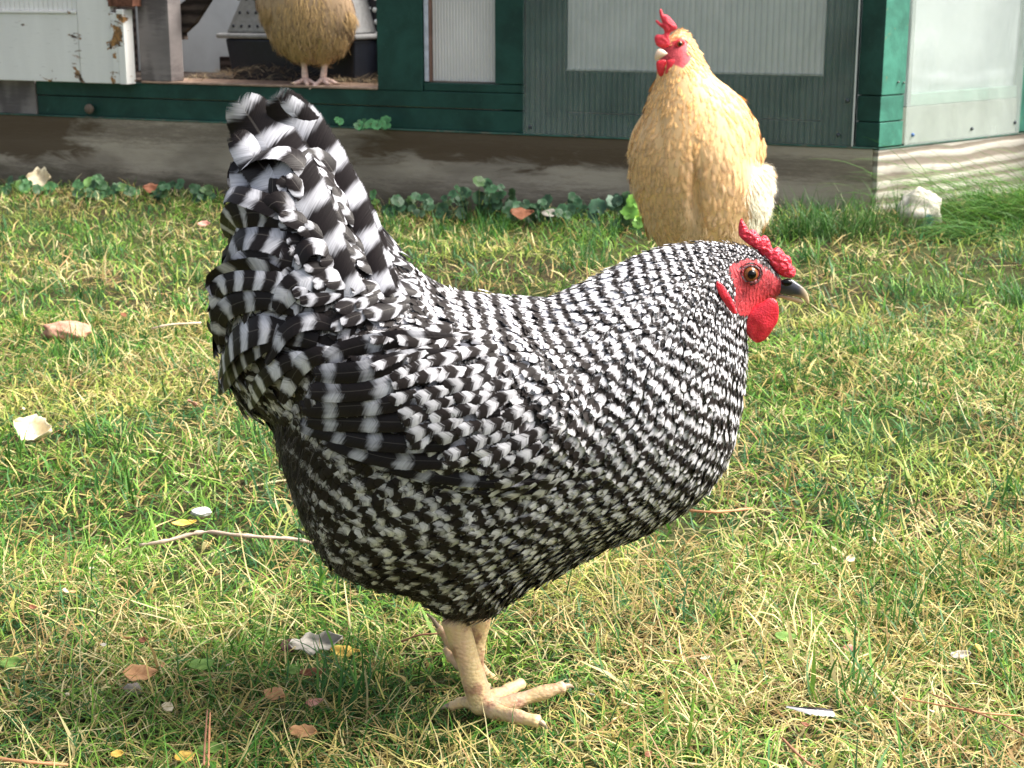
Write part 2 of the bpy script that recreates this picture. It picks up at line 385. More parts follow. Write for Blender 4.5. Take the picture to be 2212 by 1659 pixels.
# ================================================================ the barred hen in front
Z4 = lambda pts: [(1426.4 + x * .2149, 438.9 + y * .2149) for x, y in pts]
Z6 = lambda x, y: (822.9 + x * .248, 1261.8 + y * .248)
hen = root('hen', tuple(PZ(1045, 1548, gz(0, 0))), 'large black and white barred hen standing in profile on the grass', 'hen')
OUT1 = [(528,322),(545,310),(572,304),(600,306),(630,316),(660,334),(684,352),(705,368),(735,402),(765,445),(800,485),(838,530),(878,572),
 (920,602),(965,628),(1015,642),(1075,648),(1135,650),(1200,652),(1245,628),(1292,602),(1350,572),(1410,546),(1470,532),(1530,528),(1590,530),(1625,538),
 (1655,556),(1674,580),(1686,600),(1692,618),(1690,632),(1680,644),(1668,652),(1650,668),(1632,690),(1615,720),(1614,760),(1612,800),(1605,860),(1595,925),(1578,985),(1550,1038),(1512,1082),
 (1470,1112),(1400,1152),(1300,1192),(1240,1226),(1180,1256),(1120,1288),(1080,1322),(1040,1338),(990,1340),(950,1322),(905,1292),(830,1278),(765,1248),
 (708,1212),(680,1170),(655,1130),(632,1075),(612,1015),(596,960),(586,918),(560,898),(530,888),(512,868),(494,830),(474,795),(478,758),(464,700),(462,655),(476,605),
 (490,560),(510,522),(516,465),(524,400),(535,345),(528,334)]
wingpoly = closed_smooth([(1130,680),(1220,740),(1280,820),(1300,900),(1270,980),(1200,1035),(1120,1060),(1040,1052),(900,1010),(760,970),(690,930),(650,880),(660,830),(720,790),(800,745),(900,700),(1020,675)])
def umod1(X, Y):
    q = np.stack([X.ravel(), Y.ravel()], 1); _, d = nearest_on(wingpoly, q); d = d.reshape(X.shape); ins = inside(wingpoly, X, Y)
    sd = np.where(ins, d, -d); k = 1 + .24 * sstep(-6, 34 + 60 * sstep(1050, 1250, X), sd)
    # hollow between neck and back, slimmer head
    k *= 1 - .35 * sstep(1500, 1640, X) * sstep(760, 640, Y)
    k *= 1 + .16 * np.exp(-(((X - 930) / 190) ** 2 + ((Y - 1170) / 110) ** 2))
    return k
H1 = Form(OUT1, 0.0, 5, 1.5, umod=umod1)
face = closed_smooth(Z4([(690,640),(760,590),(880,562),(980,585),(1080,670),(1160,740),(1260,760),(1330,800),(1400,900),(1300,960),(1240,990),(1170,1040),(1060,1090),(900,1130),(820,1135),(770,1090),(735,1000),(740,900),(745,840),(720,760)]))
skin = NB('red_face_skin'); ob = skin.obj()
n_a = skin.noise(ob, 260, 6, .7, 1.2); n_b = skin.noise(ob, 60, 3, .5)
wr = skin.new('ShaderNodeTexWave'); wr.inputs['Scale'].default_value = 120; wr.inputs['Distortion'].default_value = 9; wr.inputs['Detail'].default_value = 3; skin.l(ob, wr.inputs['Vector'])
h = skin.math('ADD', n_a, skin.math('MULTIPLY', wr.outputs['Fac'], .45))
skin.bump(h, .9, .0011)
redc = skin.mix(skin.mr(skin.math('ADD', n_a, n_b), .7, 1.3), (.20, .014, .02), (.56, .05, .06))
(fx, _y, _z), _v = skin.attr('face'); n_d = skin.noise(ob, 420, 4, .7); fk = skin.mr(skin.math('ADD', fx, skin.math('MULTIPLY', skin.math('SUBTRACT', n_d, .5), 30.0)), -3, 4)
n_e = skin.noise(ob, 330, 4, .6); dk = skin.mix(skin.mr(n_e, .48, .60), (.014, .012, .012), (.30, .29, .30))
skin.fin(skin.mix(fk, dk, redc), .5, .35, (.12, (.6, .15, .1), .004))
def combskin(name, a, c, st=.6, sc=800):
    b = NB(name); o_ = b.obj(); v = b.new('ShaderNodeTexVoronoi'); v.inputs['Scale'].default_value = sc; b.l(o_, v.inputs['Vector'])
    n = b.noise(o_, 150, 5, .65); b.bump(b.math('SUBTRACT', n, b.math('MULTIPLY', v.outputs['Distance'], .7)), st, .0014)
    return b.fin(b.mix(b.mr(n, .3, .72), a, c), .36, .5, (.35, (.7, .12, .08), .004))
M_COMB = combskin('red_comb', (.58, .015, .035), (.86, .06, .10))
M_WAT = combskin('red_wattle', (.50, .01, .025), (.78, .035, .06), .3, 900)
down = NB('dark_down'); nd = down.noise(down.obj(), 160, 5, .6); down.bump(nd, .6, .002)
down.fin(down.mix(down.mr(nd, .4, .62), (.012, .010, .010), (.16, .155, .16)), .8, .2)
leg_m = NB('pale_leg_scales'); o_ = leg_m.obj(); v = leg_m.new('ShaderNodeTexVoronoi'); v.inputs['Scale'].default_value = 300
mp = leg_m.new('ShaderNodeMapping'); leg_m.l(o_, mp.inputs[0]); mp.inputs[3].default_value = (1, 1, 1.5); leg_m.l(mp.outputs[0], v.inputs['Vector'])
n = leg_m.noise(o_, 70, 5, .6); nf = leg_m.noise(o_, 35, 3, .6, 0, (1.6, 1.6, .35))
leg_m.bump(leg_m.math('SUBTRACT', n, leg_m.math('MULTIPLY', v.outputs['Distance'], .8)), .55, .0012)
c1 = leg_m.mix(leg_m.mr(nf, .42, .66), (.76, .57, .30), (.68, .45, .29)); c1 = leg_m.mix(leg_m.mr(n, .50, .66, 0, .7), c1, (.30, .12, .09))
leg_m.fin(c1, .45, .45, (.15, (.5, .25, .12), .004))
M_CLAW = simple('horn_claw', (.34, .25, .17), .4, .3, 200, .5)
def leg_mesh(top, ankle, toes, hind, r_top, r_mid, r_ank, tr, Y):
    """a shank with toes: all given as (px, py, depth offset)"""
    def w3(p): return PY(p[0], p[1], Y + p[2])
    parts = []; a = w3(ankle); tp = w3(top)
    mid = (tp + a) / 2
    parts.append(tube(smooth_path([tp, (tp * .7 + a * .3), mid, a * .75 + tp * .25, a], 4), np.interp(np.linspace(0, 1, 17), [0, .12, .5, .85, 1], [r_top, r_top * .97, r_mid, r_ank, r_ank * .95]), 14))
    parts.append(uvsphere(a, (r_ank * 1.05, r_ank, r_ank * .95), 14, 10)); claws = []
    for k, path in enumerate(toes + [hind]):
        pts = smooth_path([a] + [w3(q) for q in path[:-1]], 5); n_ = len(pts); tt = np.linspace(0, 1, n_)
        rr = tr * (1.12 - .42 * tt) * (1 + .10 * np.cos(tt * 6.28 * 3)); rr = rr * (.8 if k == len(toes) else 1)
        parts.append(tube(pts, rr, 10)); e = pts[-1]; cl = w3(path[-1])
        claws.append(tube(smooth_path([e - (e - pts[-2]) * .6, e * .5 + cl * .5 + np.array([0, 0, .0012]), cl], 4), np.linspace(rr[-1] * .75, rr[-1] * .12, 9), 8))
    return join(parts), claws
near_leg, near_claw = leg_mesh(Z6(640, 300) + (-.005,), Z6(875, 1035) + (-.005,),
    [[Z6(1000, 1110) + (-.018,), Z6(1200, 1160) + (-.038,), Z6(1370, 1195) + (-.046,), Z6(1450, 1262) + (-.049,)],
     [Z6(1080, 1050) + (-.004,), Z6(1280, 985) + (.0,), Z6(1480, 925) + (.002,), Z6(1590, 895) + (.004,), Z6(1680, 900) + (.006,)],
     [Z6(1000, 980) + (.012,), Z6(1120, 920) + (.028,), Z6(1220, 868) + (.04,), Z6(1262, 885) + (.045,)]],
    [Z6(720, 1030) + (.003,), Z6(610, 1065) + (.004,), Z6(520, 1090) + (.005,)], .0094, .0080, .0090, .0058, 0)
far_leg, far_claw = leg_mesh(Z6(860, 280) + (.055,), Z6(800, 690) + (.055,),
    [[Z6(800, 770) + (.05,), Z6(850, 850) + (.045,), Z6(930, 905) + (.04,), Z6(985, 935) + (.04,)],
     [Z6(860, 740) + (.06,), Z6(960, 830) + (.07,), Z6(1040, 880) + (.075,), Z6(1080, 905) + (.078,)],
     [Z6(700, 700) + (.06,), Z6(620, 630) + (.065,), Z6(575, 560) + (.07,), Z6(560, 500) + (.07,)]],
    [Z6(640, 560) + (.06,), Z6(500, 380) + (.06,), Z6(400, 255) + (.06,)], .0088, .0072, .0080, .0050, 0)
V0, F0 = H1.mesh(); nf0 = len(F0) // 2
mi = np.zeros(len(F0), int)
def face_dist(f, form, V):                    # signed distance to the bare skin's edge, picture units
    m = form.mask; cellm = m[:-1, :-1] | m[1:, :-1] | m[:-1, 1:] | m[1:, 1:]; rim = np.zeros_like(m)
    for a, b in ((0, 0), (1, 0), (0, 1), (1, 1)): rim[a:a + cellm.shape[0], b:b + cellm.shape[1]] |= cellm
    rim &= ~m; px = np.r_[form.gx[m], form.gx[m], form.gx[rim]]; py = np.r_[form.gy[m], form.gy[m], form.gy[rim]]
    _, d = nearest_on(f, np.stack([px, py], 1)); return np.where(inside(f, px, py), d, -d)
fdist = face_dist(face, H1, V0)
# eye socket and cheek relief on the head skin
def bumpy(V, c, r, a):
    d = np.linalg.norm(V - c, axis=1); return V + np.array([0, -1.0, 0]) * (a * np.exp(-(d / r) ** 2))[:, None] * (V[:, 1:2] < 0)
EYE = Z4([(897, 703)])[0]; eyeP, eyeN = H1.at(*[np.array(v) for v in EYE], -1)
V0 = bumpy(V0, eyeP, .0085, .0035); 
Vb, Fb = join([(V0, F0)]); base_n = len(F0)
allp = [(V0, F0), near_leg, far_leg]; Vb, Fb = join(allp)
mi = np.r_[mi, np.full(len(near_leg[1]) + len(far_leg[1]), 2)]
fa_ = np.zeros((len(Vb), 3)); fa_[:len(fdist), 0] = fdist
body = mk('body', Vb, Fb, [skin.m, skin.m, leg_m.m], hen, midx=mi, attrs={'face': fa_})
for cm in near_claw + far_claw: mk('claw', *cm, M_CLAW, hen)
# ---- eye
E = eyeP + np.array([0, -.0028, 0]); er = .0052
iris = NB('amber_iris'); nn_ = iris.noise(iris.obj(), 900, 3); iris.fin(iris.mix(nn_, (.13, .04, .010), (.30, .11, .03)), .15, .35)
M_PUP = simple('black_pupil', (.003, .003, .003), .05, .1, 30, .25, 0)
def eye(parent, E, er, look, iris_m, lid_m, ringscale=1.0):
    look = np.array(look, float); look /= np.linalg.norm(look); q = Vector(look).to_track_quat('Z', 'Y'); Rm = np.array(q.to_matrix())
    v, f = uvsphere((0, 0, 0), (er, er, er * .8), 24, 14); e = mk('eye', v @ Rm.T + E, f, iris_m, parent)
    v, f = uvsphere((0, 0, er * .50), (er * .60, er * .60, er * .46), 20, 10); p = mk('pupil', v @ Rm.T + E, f, M_PUP, e)
    ang = np.linspace(0, 2 * math.pi, 33); vv = []; ff = []
    for k, (rr, rad, dz) in enumerate(((1.10, .17, .26), (1.45, .12, -.02))):
        cs = np.stack([er * rr * ringscale * 1.06 * np.cos(ang), er * rr * ringscale * .90 * np.sin(ang), np.full(33, er * dz)], 1)
        v, f = tube(cs, er * rad, 8, caps=False); vv.append((v, f))
    v, f = join(vv); mk('eyelid', v @ Rm.T + E, f, lid_m, e)
    return e
eye(hen, E, er, (0.18, -1, .06), iris.m, skin.m)
# far eye
Ef, _ = H1.at(np.array(EYE[0]), np.array(EYE[1]), 1); eye(hen, Ef + np.array([0, .0005, 0]), er, (.18, 1, .06), iris.m, skin.m)
# ---- comb, wattles, ear lobe, beak as swollen outlines
def lump(poly, Y, c, name, mat, parent, step=1.6, noise_amp=0.0, ns=300, disp=None):
    f = Form(poly, Y, step, c); V, F = f.mesh()
    if noise_amp:
        k = np.sin(V[:, 0] * ns * 1.3 + 1.7 * np.sin(V[:, 2] * ns)) * np.sin(V[:, 2] * ns * 1.1 + 1.3 * np.sin(V[:, 0] * ns * .8 + 1)) * np.cos(V[:, 1] * ns * .6)
        V[:, 1] += np.where(V[:, 1] < Y, -1, 1) * noise_amp * (k + .3) * np.minimum(1, np.abs(V[:, 1] - Y) / .001)
    if disp is not None: V = disp(V)
    return mk(name, V, F, mat, parent), f
combp = Z4([(815,150),(840,190),(868,232),(893,275),(920,262),(955,275),(985,310),(1010,342),(1035,322),(1072,335),(1098,372),(1112,420),(1135,462),(1165,442),(1205,452),(1240,492),(1262,520),(1295,532),(1318,575),(1320,625),(1350,650),(1362,695),(1345,740),(1305,752),(1240,742),(1170,700),(1115,640),(1060,575),(1010,515),(950,460),(880,410),(825,365),(792,325),(785,260),(792,200)])
headY = -.004
lump(combp, headY, 1.1, 'comb', M_COMB, hen, 1.5, .0006, 700)
watp = Z4([(815,1120),(880,1075),(960,1030),(1040,985),(1090,955),(1140,958),(1178,1000),(1190,1070),(1188,1140),(1172,1205),(1130,1270),(1090,1330),(1030,1388),(970,1402),(915,1370),(870,1310),(830,1240),(812,1180)])
watY = H1.at(*[np.array(v) for v in Z4([(950, 1090)])[0]], -1)[0][1]
lump(watp, watY - .002, .62, 'wattle', M_WAT, hen, 2.0, .0005, 200)
lump(watp, -watY + .004, .42, 'wattle', M_WAT, hen, 2.0, .0004, 260)
lobep = Z4([(568,790),(600,800),(650,850),(700,930),(735,1000),(762,1075),(768,1108),(735,1112),(690,1070),(645,1005),(600,930),(570,870),(560,825)])
lobeY = H1.at(*[np.array(v) for v in Z4([(660, 960)])[0]], -1)[0][1]
lump(lobep, lobeY - .0045, .7, 'ear_lobe', M_WAT, hen, 1.6, .0004, 400); lump(lobep, -lobeY + .0045, .7, 'ear_lobe', M_WAT, hen, 1.6)
bk = NB('horn_beak'); ob = bk.obj(); sx = bk.new('ShaderNodeSeparateXYZ'); bk.l(ob, sx.inputs[0])
nb_ = bk.noise(ob, 120, 4); BKX = PY(1718, 640)[0] - hen.location.x; BKX2 = PY(1745, 650)[0] - hen.location.x; BZ = PY(1718, 632)[2] - hen.location.z; BZ2 = PY(1718, 642)[2] - hen.location.z
f1 = bk.mr(bk.math('ADD', sx.outputs[2], bk.math('MULTIPLY', bk.math('SUBTRACT', nb_, .5), .004)), BZ2, BZ)
f2 = bk.mr(sx.outputs[0], BKX, BKX2); c1 = bk.mix(f1, (.50, .36, .20), (.035, .038, .05)); c1 = bk.mix(bk.math('MULTIPLY', f2, .8), c1, (.55, .42, .25))
bk.bump(nb_, .15); bk.fin(c1, .25, .6)
up = Z4([(1120,905),(1150,840),(1200,790),(1240,765),(1310,758),(1370,795),(1430,840),(1472,890),(1490,940),(1498,1000),(1478,1012),(1440,965),(1380,945),(1300,930),(1230,912)])
lo = Z4([(1120,912),(1200,915),(1300,935),(1380,955),(1440,985),(1430,1008),(1370,1000),(1290,978),(1210,955),(1140,952)])
ub, _ = lump(up, headY, .95, 'upper_beak', bk.m, hen, 1.2); lump(lo, headY, 1.0, 'lower_beak', bk.m, hen, 1.2)
v, f = uvsphere(PY(*Z4([(1272, 800)])[0], headY - .0052), (.0036, .0016, .0022), 14, 8); mk('nostril', v, f, M_PUP, hen)
# ---- feather directions, sizes, bar periods over the side of the hen
FLOW1 = [(1600,560,-.6,.15),(1540,640,-.35,.95),(1500,560,-.95,.2),(1400,580,-.9,.35),(1300,640,-.8,.6),(1400,680,-.6,.8),(1500,720,-.35,.95),(1600,760,-.02,1),(1590,880,-.05,1),(1500,880,-.2,1),
 (1350,800,-.55,.85),(1220,700,-.85,.4),(1550,1000,-.5,.85),(1450,1100,-.85,.5),(1400,980,-.7,.7),(1300,1000,-.95,.15),(1300,1150,-.95,.3),(1180,1200,-.8,.45),(1130,650,-1,.05),(1020,660,-1,.1),(930,640,-.95,.25),
 (1100,780,-.95,.35),(1200,850,-.8,.6),(1200,960,-.75,.6),(1000,800,-1,.15),(1060,900,-.95,.3),(1100,1000,-.85,.35),(850,600,-.9,.4),(850,700,-.85,.45),(780,700,-.8,.6),(760,560,-.75,-.2),(730,450,-.5,-.85),
 (640,400,-.35,-.9),(600,300,-.4,-.9),(560,480,-.8,-.5),(650,560,-.75,-.25),(560,560,-.85,.1),(520,600,-.6,.75),(500,700,-.3,.95),(500,800,.2,.95),(600,700,-.6,.75),(680,750,-.5,.8),(560,840,.1,1),(620,820,-.3,.9),
 (700,880,-.6,.7),(660,1000,-.5,.8),(640,1080,-.3,.9),(800,1060,-.7,.55),(760,1150,-.75,.65),(900,1100,-.85,.45),(900,1200,-.8,.6),(1000,1280,-.5,.8),(1050,1150,-.85,.45),(800,900,-1,.12),(740,1220,-.4,.85),(1080,1300,-.6,.7)]
# x, y, spacing, length, width, period, threshold
SIZE1 = [(1600,550,6.5,19,9,11,0.45),(1650,570,6,14,8,10,0.6),(1540,640,7.5,24,10,14,0.22),(1530,570,8,26,11,16,0.15),(1450,600,11,36,16,23,-0.09),(1330,640,13,46,19,29,-0.14),(1400,720,14,50,20,30,-0.09),(1560,720,10,34,15,19,-0.04),(1590,800,13,44,19,27,0.16),(1540,900,15,52,25,33,0.16),(1450,860,15,54,24,34,0.11),
 (1500,1040,15,56,28,34,0.21),(1400,1120,16,56,30,36,0.21),(1250,820,15,56,28,36,0.3),(1250,1000,18,62,34,38,0.35),(1150,900,18,64,38,42,0.3),(1150,1180,18,64,36,40,0.42),(1050,780,19,66,40,44,0.3),(1050,680,14,50,28,32,0.3),(1180,680,12,44,22,30,0.25),
 (900,640,14,56,26,36,0.45),(820,560,16,60,30,44,0.5),(850,720,18,70,36,50,0.45),(700,600,23,86,50,62,0.42),(560,700,23,88,56,62,0.5),(600,500,25,92,58,68,0.5),(600,300,30,110,70,90,0.35),(520,800,21,78,50,58,0.45),
 (720,820,20,76,40,52,0.4),(660,1000,15,56,30,60,0.8),(640,1100,14,50,28,60,0.9),(620,950,14,50,28,60,0.75),(760,1120,20,66,44,52,0.42),(900,1160,21,70,46,50,0.45),(1000,1080,19,64,38,44,0.5),(950,1260,19,64,40,46,0.65),(1060,1310,15,50,30,40,0.6),(800,1240,18,60,40,52,0.65)]
PER1 = [(a[0], a[1], a[5]) for a in SIZE1]
phi1 = phase_field(H1, FLOW1, PER1)
nofeather = closed_smooth(Z4([(722,650),(780,605),(880,575),(1000,585),(1100,610),(1180,680),(1290,735),(1500,900),(1300,1000),(1180,1060),(900,1160),(810,1140),(770,1100),(745,1000),(750,900),(765,860),(735,800)]))
tail_bs = []; coat_bs = []; wing_bs = {-1: [], 1: []}
for side in (-1, 1):
    sz = lambda x, y: idw(SIZE1, x, y, 3.2)[..., 0]
    pts = scatter(H1, side, 42000 if side < 0 else 16000, sz, lambda x, y: ~inside(nofeather, x, y) & ~((y < 430) & (x < 720)), .82 if side < 0 else 1.15)
    px, py = pts[:, 0], pts[:, 1]; P, N = H1.at(px, py, side); q = idw(SIZE1, px, py, 3.2); fl = idw(FLOW1, px, py)
    cush = sstep(700, 560, px) * sstep(930, 850, py); ang = rng.normal(0, 1, len(px)) * (.14 + .08 * (q[:, 2] > 45) + .42 * cush); ca, sa_ = np.cos(ang), np.sin(ang)
    fl = np.stack([fl[:, 0] * ca - fl[:, 1] * sa_, fl[:, 0] * sa_ + fl[:, 1] * ca], 1)
    D = np.stack([fl[:, 0], np.zeros(len(px)), -fl[:, 1]], 1); D /= np.linalg.norm(D, axis=1)[:, None]
    m = H1.mpp; k = rng.normal(1, .1, len(px)); L = q[:, 1] * m * k * (1 if side < 0 else 1.25); W = q[:, 2] * m * k * (1 if side < 0 else 1.3)
    cush = sstep(700, 560, px) * sstep(930, 850, py)                       # the fluffed cushion under the tail
    flu = fl / (np.linalg.norm(fl, axis=1)[:, None] + 1e-9); Dt = D - .9 * N * (D * N).sum(1)[:, None]; ndt = np.linalg.norm(Dt, axis=1); Dt /= ndt[:, None] + 1e-9
    tx = px + flu[:, 0] * L / m * ndt; ty = py + flu[:, 1] * L / m * ndt; okt = inside(H1.poly, tx, ty); St, _ = H1.at(tx, ty, side)
    sag = ((P + Dt * L[:, None] - St) * N).sum(1); sag = np.where(okt, np.clip(sag, -.6 * L, .4 * L), L * L / .16)
    L = np.where(okt, L, L * (.78 if side < 0 else .4)); lift = np.maximum(L * (.13 + .07 * rng.random(len(px)) + .22 * cush * rng.random(len(px))), .0022); droop = sag + L * .20 * cush
    jit = rng.normal(0, 1, len(px)) * (.055 + .25 * cush + .06 * sstep(950, 1050, py))
    b0 = phi1(px, py) + jit + (.30 + .20 * sstep(900, 1050, py) * sstep(1300, 1150, px)) * np.sin(px / 47 + 1.3 * np.sin(py / 61)) * np.sin(py / 53 + 1.1 * np.sin(px / 71))
    sc_ = rng.normal(0, 1, len(px)) * (.12 + .3 * cush); q[:, 4] += .14 * sstep(1000, 750, px)
    wingm = inside(wingpoly, px, py); quz = wingm & (py > 850) & (px < 790) & (side < 2)
    tailm = ((px < 760) & (py < 540))
    for sel, dst in ((wingm & ~quz, wing_bs[side]), (tailm, tail_bs), (~wingm & ~tailm, coat_bs)):
        if sel.sum() == 0: continue
        dst.append(feather_mesh(P[sel], N[sel], D[sel], L[sel], W[sel], lift[sel], droop[sel], b0[sel], q[sel, 3] * m, q[sel, 4] + rng.normal(0, .12, sel.sum()), side_curl=sc_[sel], arch=.3))
v_, f_, a_, b_ = merge(coat_bs); mk('plumage', v_, f_, M_BAR, hen, attrs={'fa': a_, 'fb': b_})
# ---- long flight feathers of the folded wings: (points root -> tip), width, all in picture units
FL = [([(1010,742),(880,742),(760,768),(712,792)], 44), ([(1030,775),(900,775),(790,800),(690,818)], 48), ([(1050,812),(930,812),(800,838),(680,846)], 50),
      ([(1060,850),(940,856),(820,868),(662,872)], 52), ([(1080,890),(960,906),(840,905),(668,892)], 52), ([(1100,935),(960,955),(820,945),(650,902)], 48), ([(1130,985),(1000,990),(840,972),(700,925)], 48),
      ([(1180,1030),(1060,1030),(900,1000),(740,948)], 42), ([(1200,1050),(1080,1056),(940,1030),(800,985)], 26)]
m = H1.mpp
for side in (-1, 1):
    quills = []
    for k, (path, wd) in enumerate(FL[::-1]):
        w3 = []
        for i_, (x, y) in enumerate(path):
            p, nn2 = H1.at(np.array(float(max(x, 640))), np.array(float(y)), side); lift = .0022 + .0006 * k + .003 * i_ / 3
            w3.append(p + nn2 * lift)
        quills.append(quill(w3, wd * .95 * m, (0.05, side, .25), .1 + .37 * k + rng.uniform(-.1, .1), rng.uniform(85, 125) * m, .68, vane=(1, 1), arch=.18, nl=22, tip=.84))
    # coverts lying over the roots of the quills
    cx, cy = [], []
    for r_, (x0, y0, x1, y1, n_) in enumerate(((1030,735,1180,1040,13),(990,728,1120,1040,12),(945,725,1070,1010,11),(900,730,1000,990,11),(850,745,930,960,9))):
        for i_ in range(n_):
            t_ = (i_ + .5 * (r_ % 2)) / n_; cx.append(x0 + (x1 - x0) * t_ + rng.normal(0, 5)); cy.append(y0 + (y1 - y0) * t_ + rng.normal(0, 4))
    cx = np.array(cx) + 30; cy = np.array(cy); P, N = H1.at(cx, cy, side, .0085); n_ = len(cx); fl = idw(FLOW1, cx, cy); D = np.stack([fl[:, 0], 0 * cx, -fl[:, 1]], 1)
    P = P - D / np.linalg.norm(D, axis=1)[:, None] * 0
    wing_bs[side].append(feather_mesh(P, N, D, 74 * m * rng.uniform(.8, 1.2, n_), 44 * m * rng.uniform(.8, 1.2, n_), .003, .004, phi1(cx, cy) + rng.normal(0, .14, n_), np.full(n_, 44 * m), np.full(n_, .35)))
    v_, f_, a_, b_ = merge(wing_bs[side]); wo = mk('wing', v_, f_, M_BAR, hen, attrs={'fa': a_, 'fb': b_})
    for v_, f_, a_, b_ in quills: mk('flight_feather', v_, f_, M_BIG, wo, attrs={'fa': a_, 'fb': b_})
# ---- tail: broad curved quills, then curled coverts
TL = [([(760,640),(690,520),(620,390),(560,280),(508,205)], 150, .006, .5), ([(830,640),(770,510),(700,370),(640,270),(590,190)], 128, -.006, .2), ([(850,640),(795,520),(730,400),(672,290),(606,202)], 84, .004, .0), ([(850,640),(810,530),(755,420),(705,330),(668,258)], 74, -.010, .2),
      ([(780,640),(680,520),(600,400),(545,330),(498,275)], 96, .020, 1.0), ([(760,660),(640,560),(570,460),(535,390),(512,330)], 90, .024, 1.1), ([(870,640),(820,560),(770,470),(735,392)], 54, -.016, .0),
      ([(800,640),(700,520),(610,380),(505,232)], 110, -.030, .9), ([(830,640),(750,500),(680,360),(600,225)], 96, -.036, .6), ([(850,640),(790,520),(715,400),(655,262)], 70, -.030, .3), ([(790,650),(680,540),(590,430),(512,300)], 90, -.040, 1.0)]
tq = []
for path, wd, dy, tw in TL:
    sd_ = -1 if dy > -.025 else 1; w3 = []
    for i_, (x, y) in enumerate(path):
        p_, n2_ = H1.at(np.array(float(x)), np.array(float(y)), sd_); w3.append(p_ + np.array([0, sd_ * (.006 - abs(dy + .0) * .12), 0]))
    tq.append(quill(w3, wd * m, (-.25, -1, .3), rng.random(), 98 * m, .32, arch=.30, nl=26, nw=10, tip=.74, wroot=.5, twist=tw * .25))
for v_, f_, a_, b_ in tq: mk('tail_feather', v_, f_, M_BIG, hen, attrs={'fa': a_, 'fb': b_})
# curled cushion coverts, wide and glossy, both sides
cq = []
CUR = [((700,470),(600,420),(545,400),(520,440),62),((690,520),(600,470),(540,475),(512,530),66),((720,580),(620,520),(560,520),(520,580),66),((700,600),(600,560),(520,570),(478,640),70),((690,650),(600,600),(520,620),(470,700),70),
       ((700,700),(610,660),(530,690),(478,770),66),((700,740),(620,720),(550,760),(500,840),60),((720,780),(650,770),(590,810),(540,880),52),((760,520),(690,470),(640,450),(610,480),50),((770,580),(700,540),(650,540),(620,590),50),
       ((780,640),(710,600),(650,610),(610,670),52),((760,700),(700,680),(650,700),(610,770),50),((760,760),(700,750),(655,780),(625,850),46),((740,440),(690,380),(650,350),(610,380),54),((700,420),(640,350),(580,330),(530,380),60),
       ((640,640),(570,600),(500,620),(465,660),58),((620,720),(560,700),(500,730),(468,800),56),((640,800),(590,790),(540,820),(510,880),50),((650,560),(590,520),(530,525),(490,580),60),((780,470),(730,430),(700,430),(680,470),44)]
for side in (-1, 1):
    for k in range(17 if side < 0 else 10):
        a = CUR[k % len(CUR)]; jx, jy = rng.normal(0, 14, 2); w3 = []
        for i_, (x, y) in enumerate(a[:4]):
            x = max(x + jx, 492); p, nn2 = H1.at(np.array(float(x)), np.array(float(y + jy)), side)
            w3.append(p + nn2 * (.002 + .010 * (i_ / 3) ** .8 - (.006 if i_ == 3 else 0) + rng.normal(0, .0015)))
        N0 = H1.at(np.array(float(a[1][0])), np.array(float(a[1][1])), side)[1]
        cq.append(quill(w3, a[4] * 1.05 * m * rng.uniform(.75, 1.25), N0 + np.array([0, side * .5, .2]), rng.random(), rng.uniform(50, 95) * m, rng.uniform(.3, .8) + rng.normal(0, .15), arch=.16, nl=14, nw=8, tip=.5, wroot=.6, twist=rng.normal(0, .5)))
# coverts that carry the saddle up into the tail
for side in (-1, 1):
    sp_ = closed_smooth([(690,400),(740,400),(790,460),(850,540),(900,600),(910,650),(820,680),(740,650),(690,560),(670,470)])
    pts = scatter(H1, side, 2600, lambda x, y: np.full(np.shape(x), 19.0), lambda x, y: inside(sp_, x, y)); px, py = pts[:, 0], pts[:, 1]; n_ = len(px)
    P, N = H1.at(px, py, side, .0045); fl = np.stack([-.75 + .35 * sstep(600, 450, py), .35 - 1.25 * sstep(620, 470, py)], 1) + rng.normal(0, .16, (n_, 2)); D = np.stack([fl[:, 0], 0 * px, -fl[:, 1]], 1); D /= np.linalg.norm(D, axis=1)[:, None]
    cq.append(feather_mesh(P, N, D, 80 * m * rng.uniform(.8, 1.2, n_), 40 * m * rng.uniform(.8, 1.2, n_), .004, .003, phi1(px, py) + rng.normal(0, .12, n_), np.full(n_, 46 * m), np.full(n_, .62), side_curl=rng.normal(0, .15, n_)))
v_, f_, a_, b_ = merge(tail_bs + cq); mk('tail_coverts', v_, f_, M_BIG, hen, attrs={'fa': a_, 'fb': b_})
# ---- dark hair-like fluff at the rear, belly and shins
def fluffy(form, ctrl, n, Lp, Wp, side_both=True, out=.35, flow=None, sag=.2):
    bs = []
    for side in ((-1, 1) if side_both else (-1,)):
        c = []
        for (x, y, r_) in ctrl: c.append(np.stack([rng.normal(x, r_, n // len(ctrl)), rng.normal(y, r_, n // len(ctrl))], 1))
        c = np.vstack(c); c = c[inside(form.poly, c[:, 0], c[:, 1])]; P, N = form.at(c[:, 0], c[:, 1], side)
        fl = idw(flow, c[:, 0], c[:, 1]); D = np.stack([fl[:, 0], 0 * fl[:, 0], -fl[:, 1]], 1); D /= np.linalg.norm(D, axis=1)[:, None]
        D = D - .9 * N * (D * N).sum(1)[:, None]; D /= np.linalg.norm(D, axis=1)[:, None] + 1e-6
        D = D + N * rng.uniform(.05, out, len(P))[:, None] + rng.normal(0, .14, P.shape)
        bs.append(fluff_mesh(P, D, N, Lp * form.mpp * rng.uniform(.5, 1.1, len(P)), Wp * form.mpp, sag=sag))
    V = []; F = []; B = []; n_ = 0
    for v, f, b in bs: V.append(v); F.append(f + n_); B.append(b); n_ += len(v)
    return np.vstack(V), np.vstack(F), np.vstack(B)
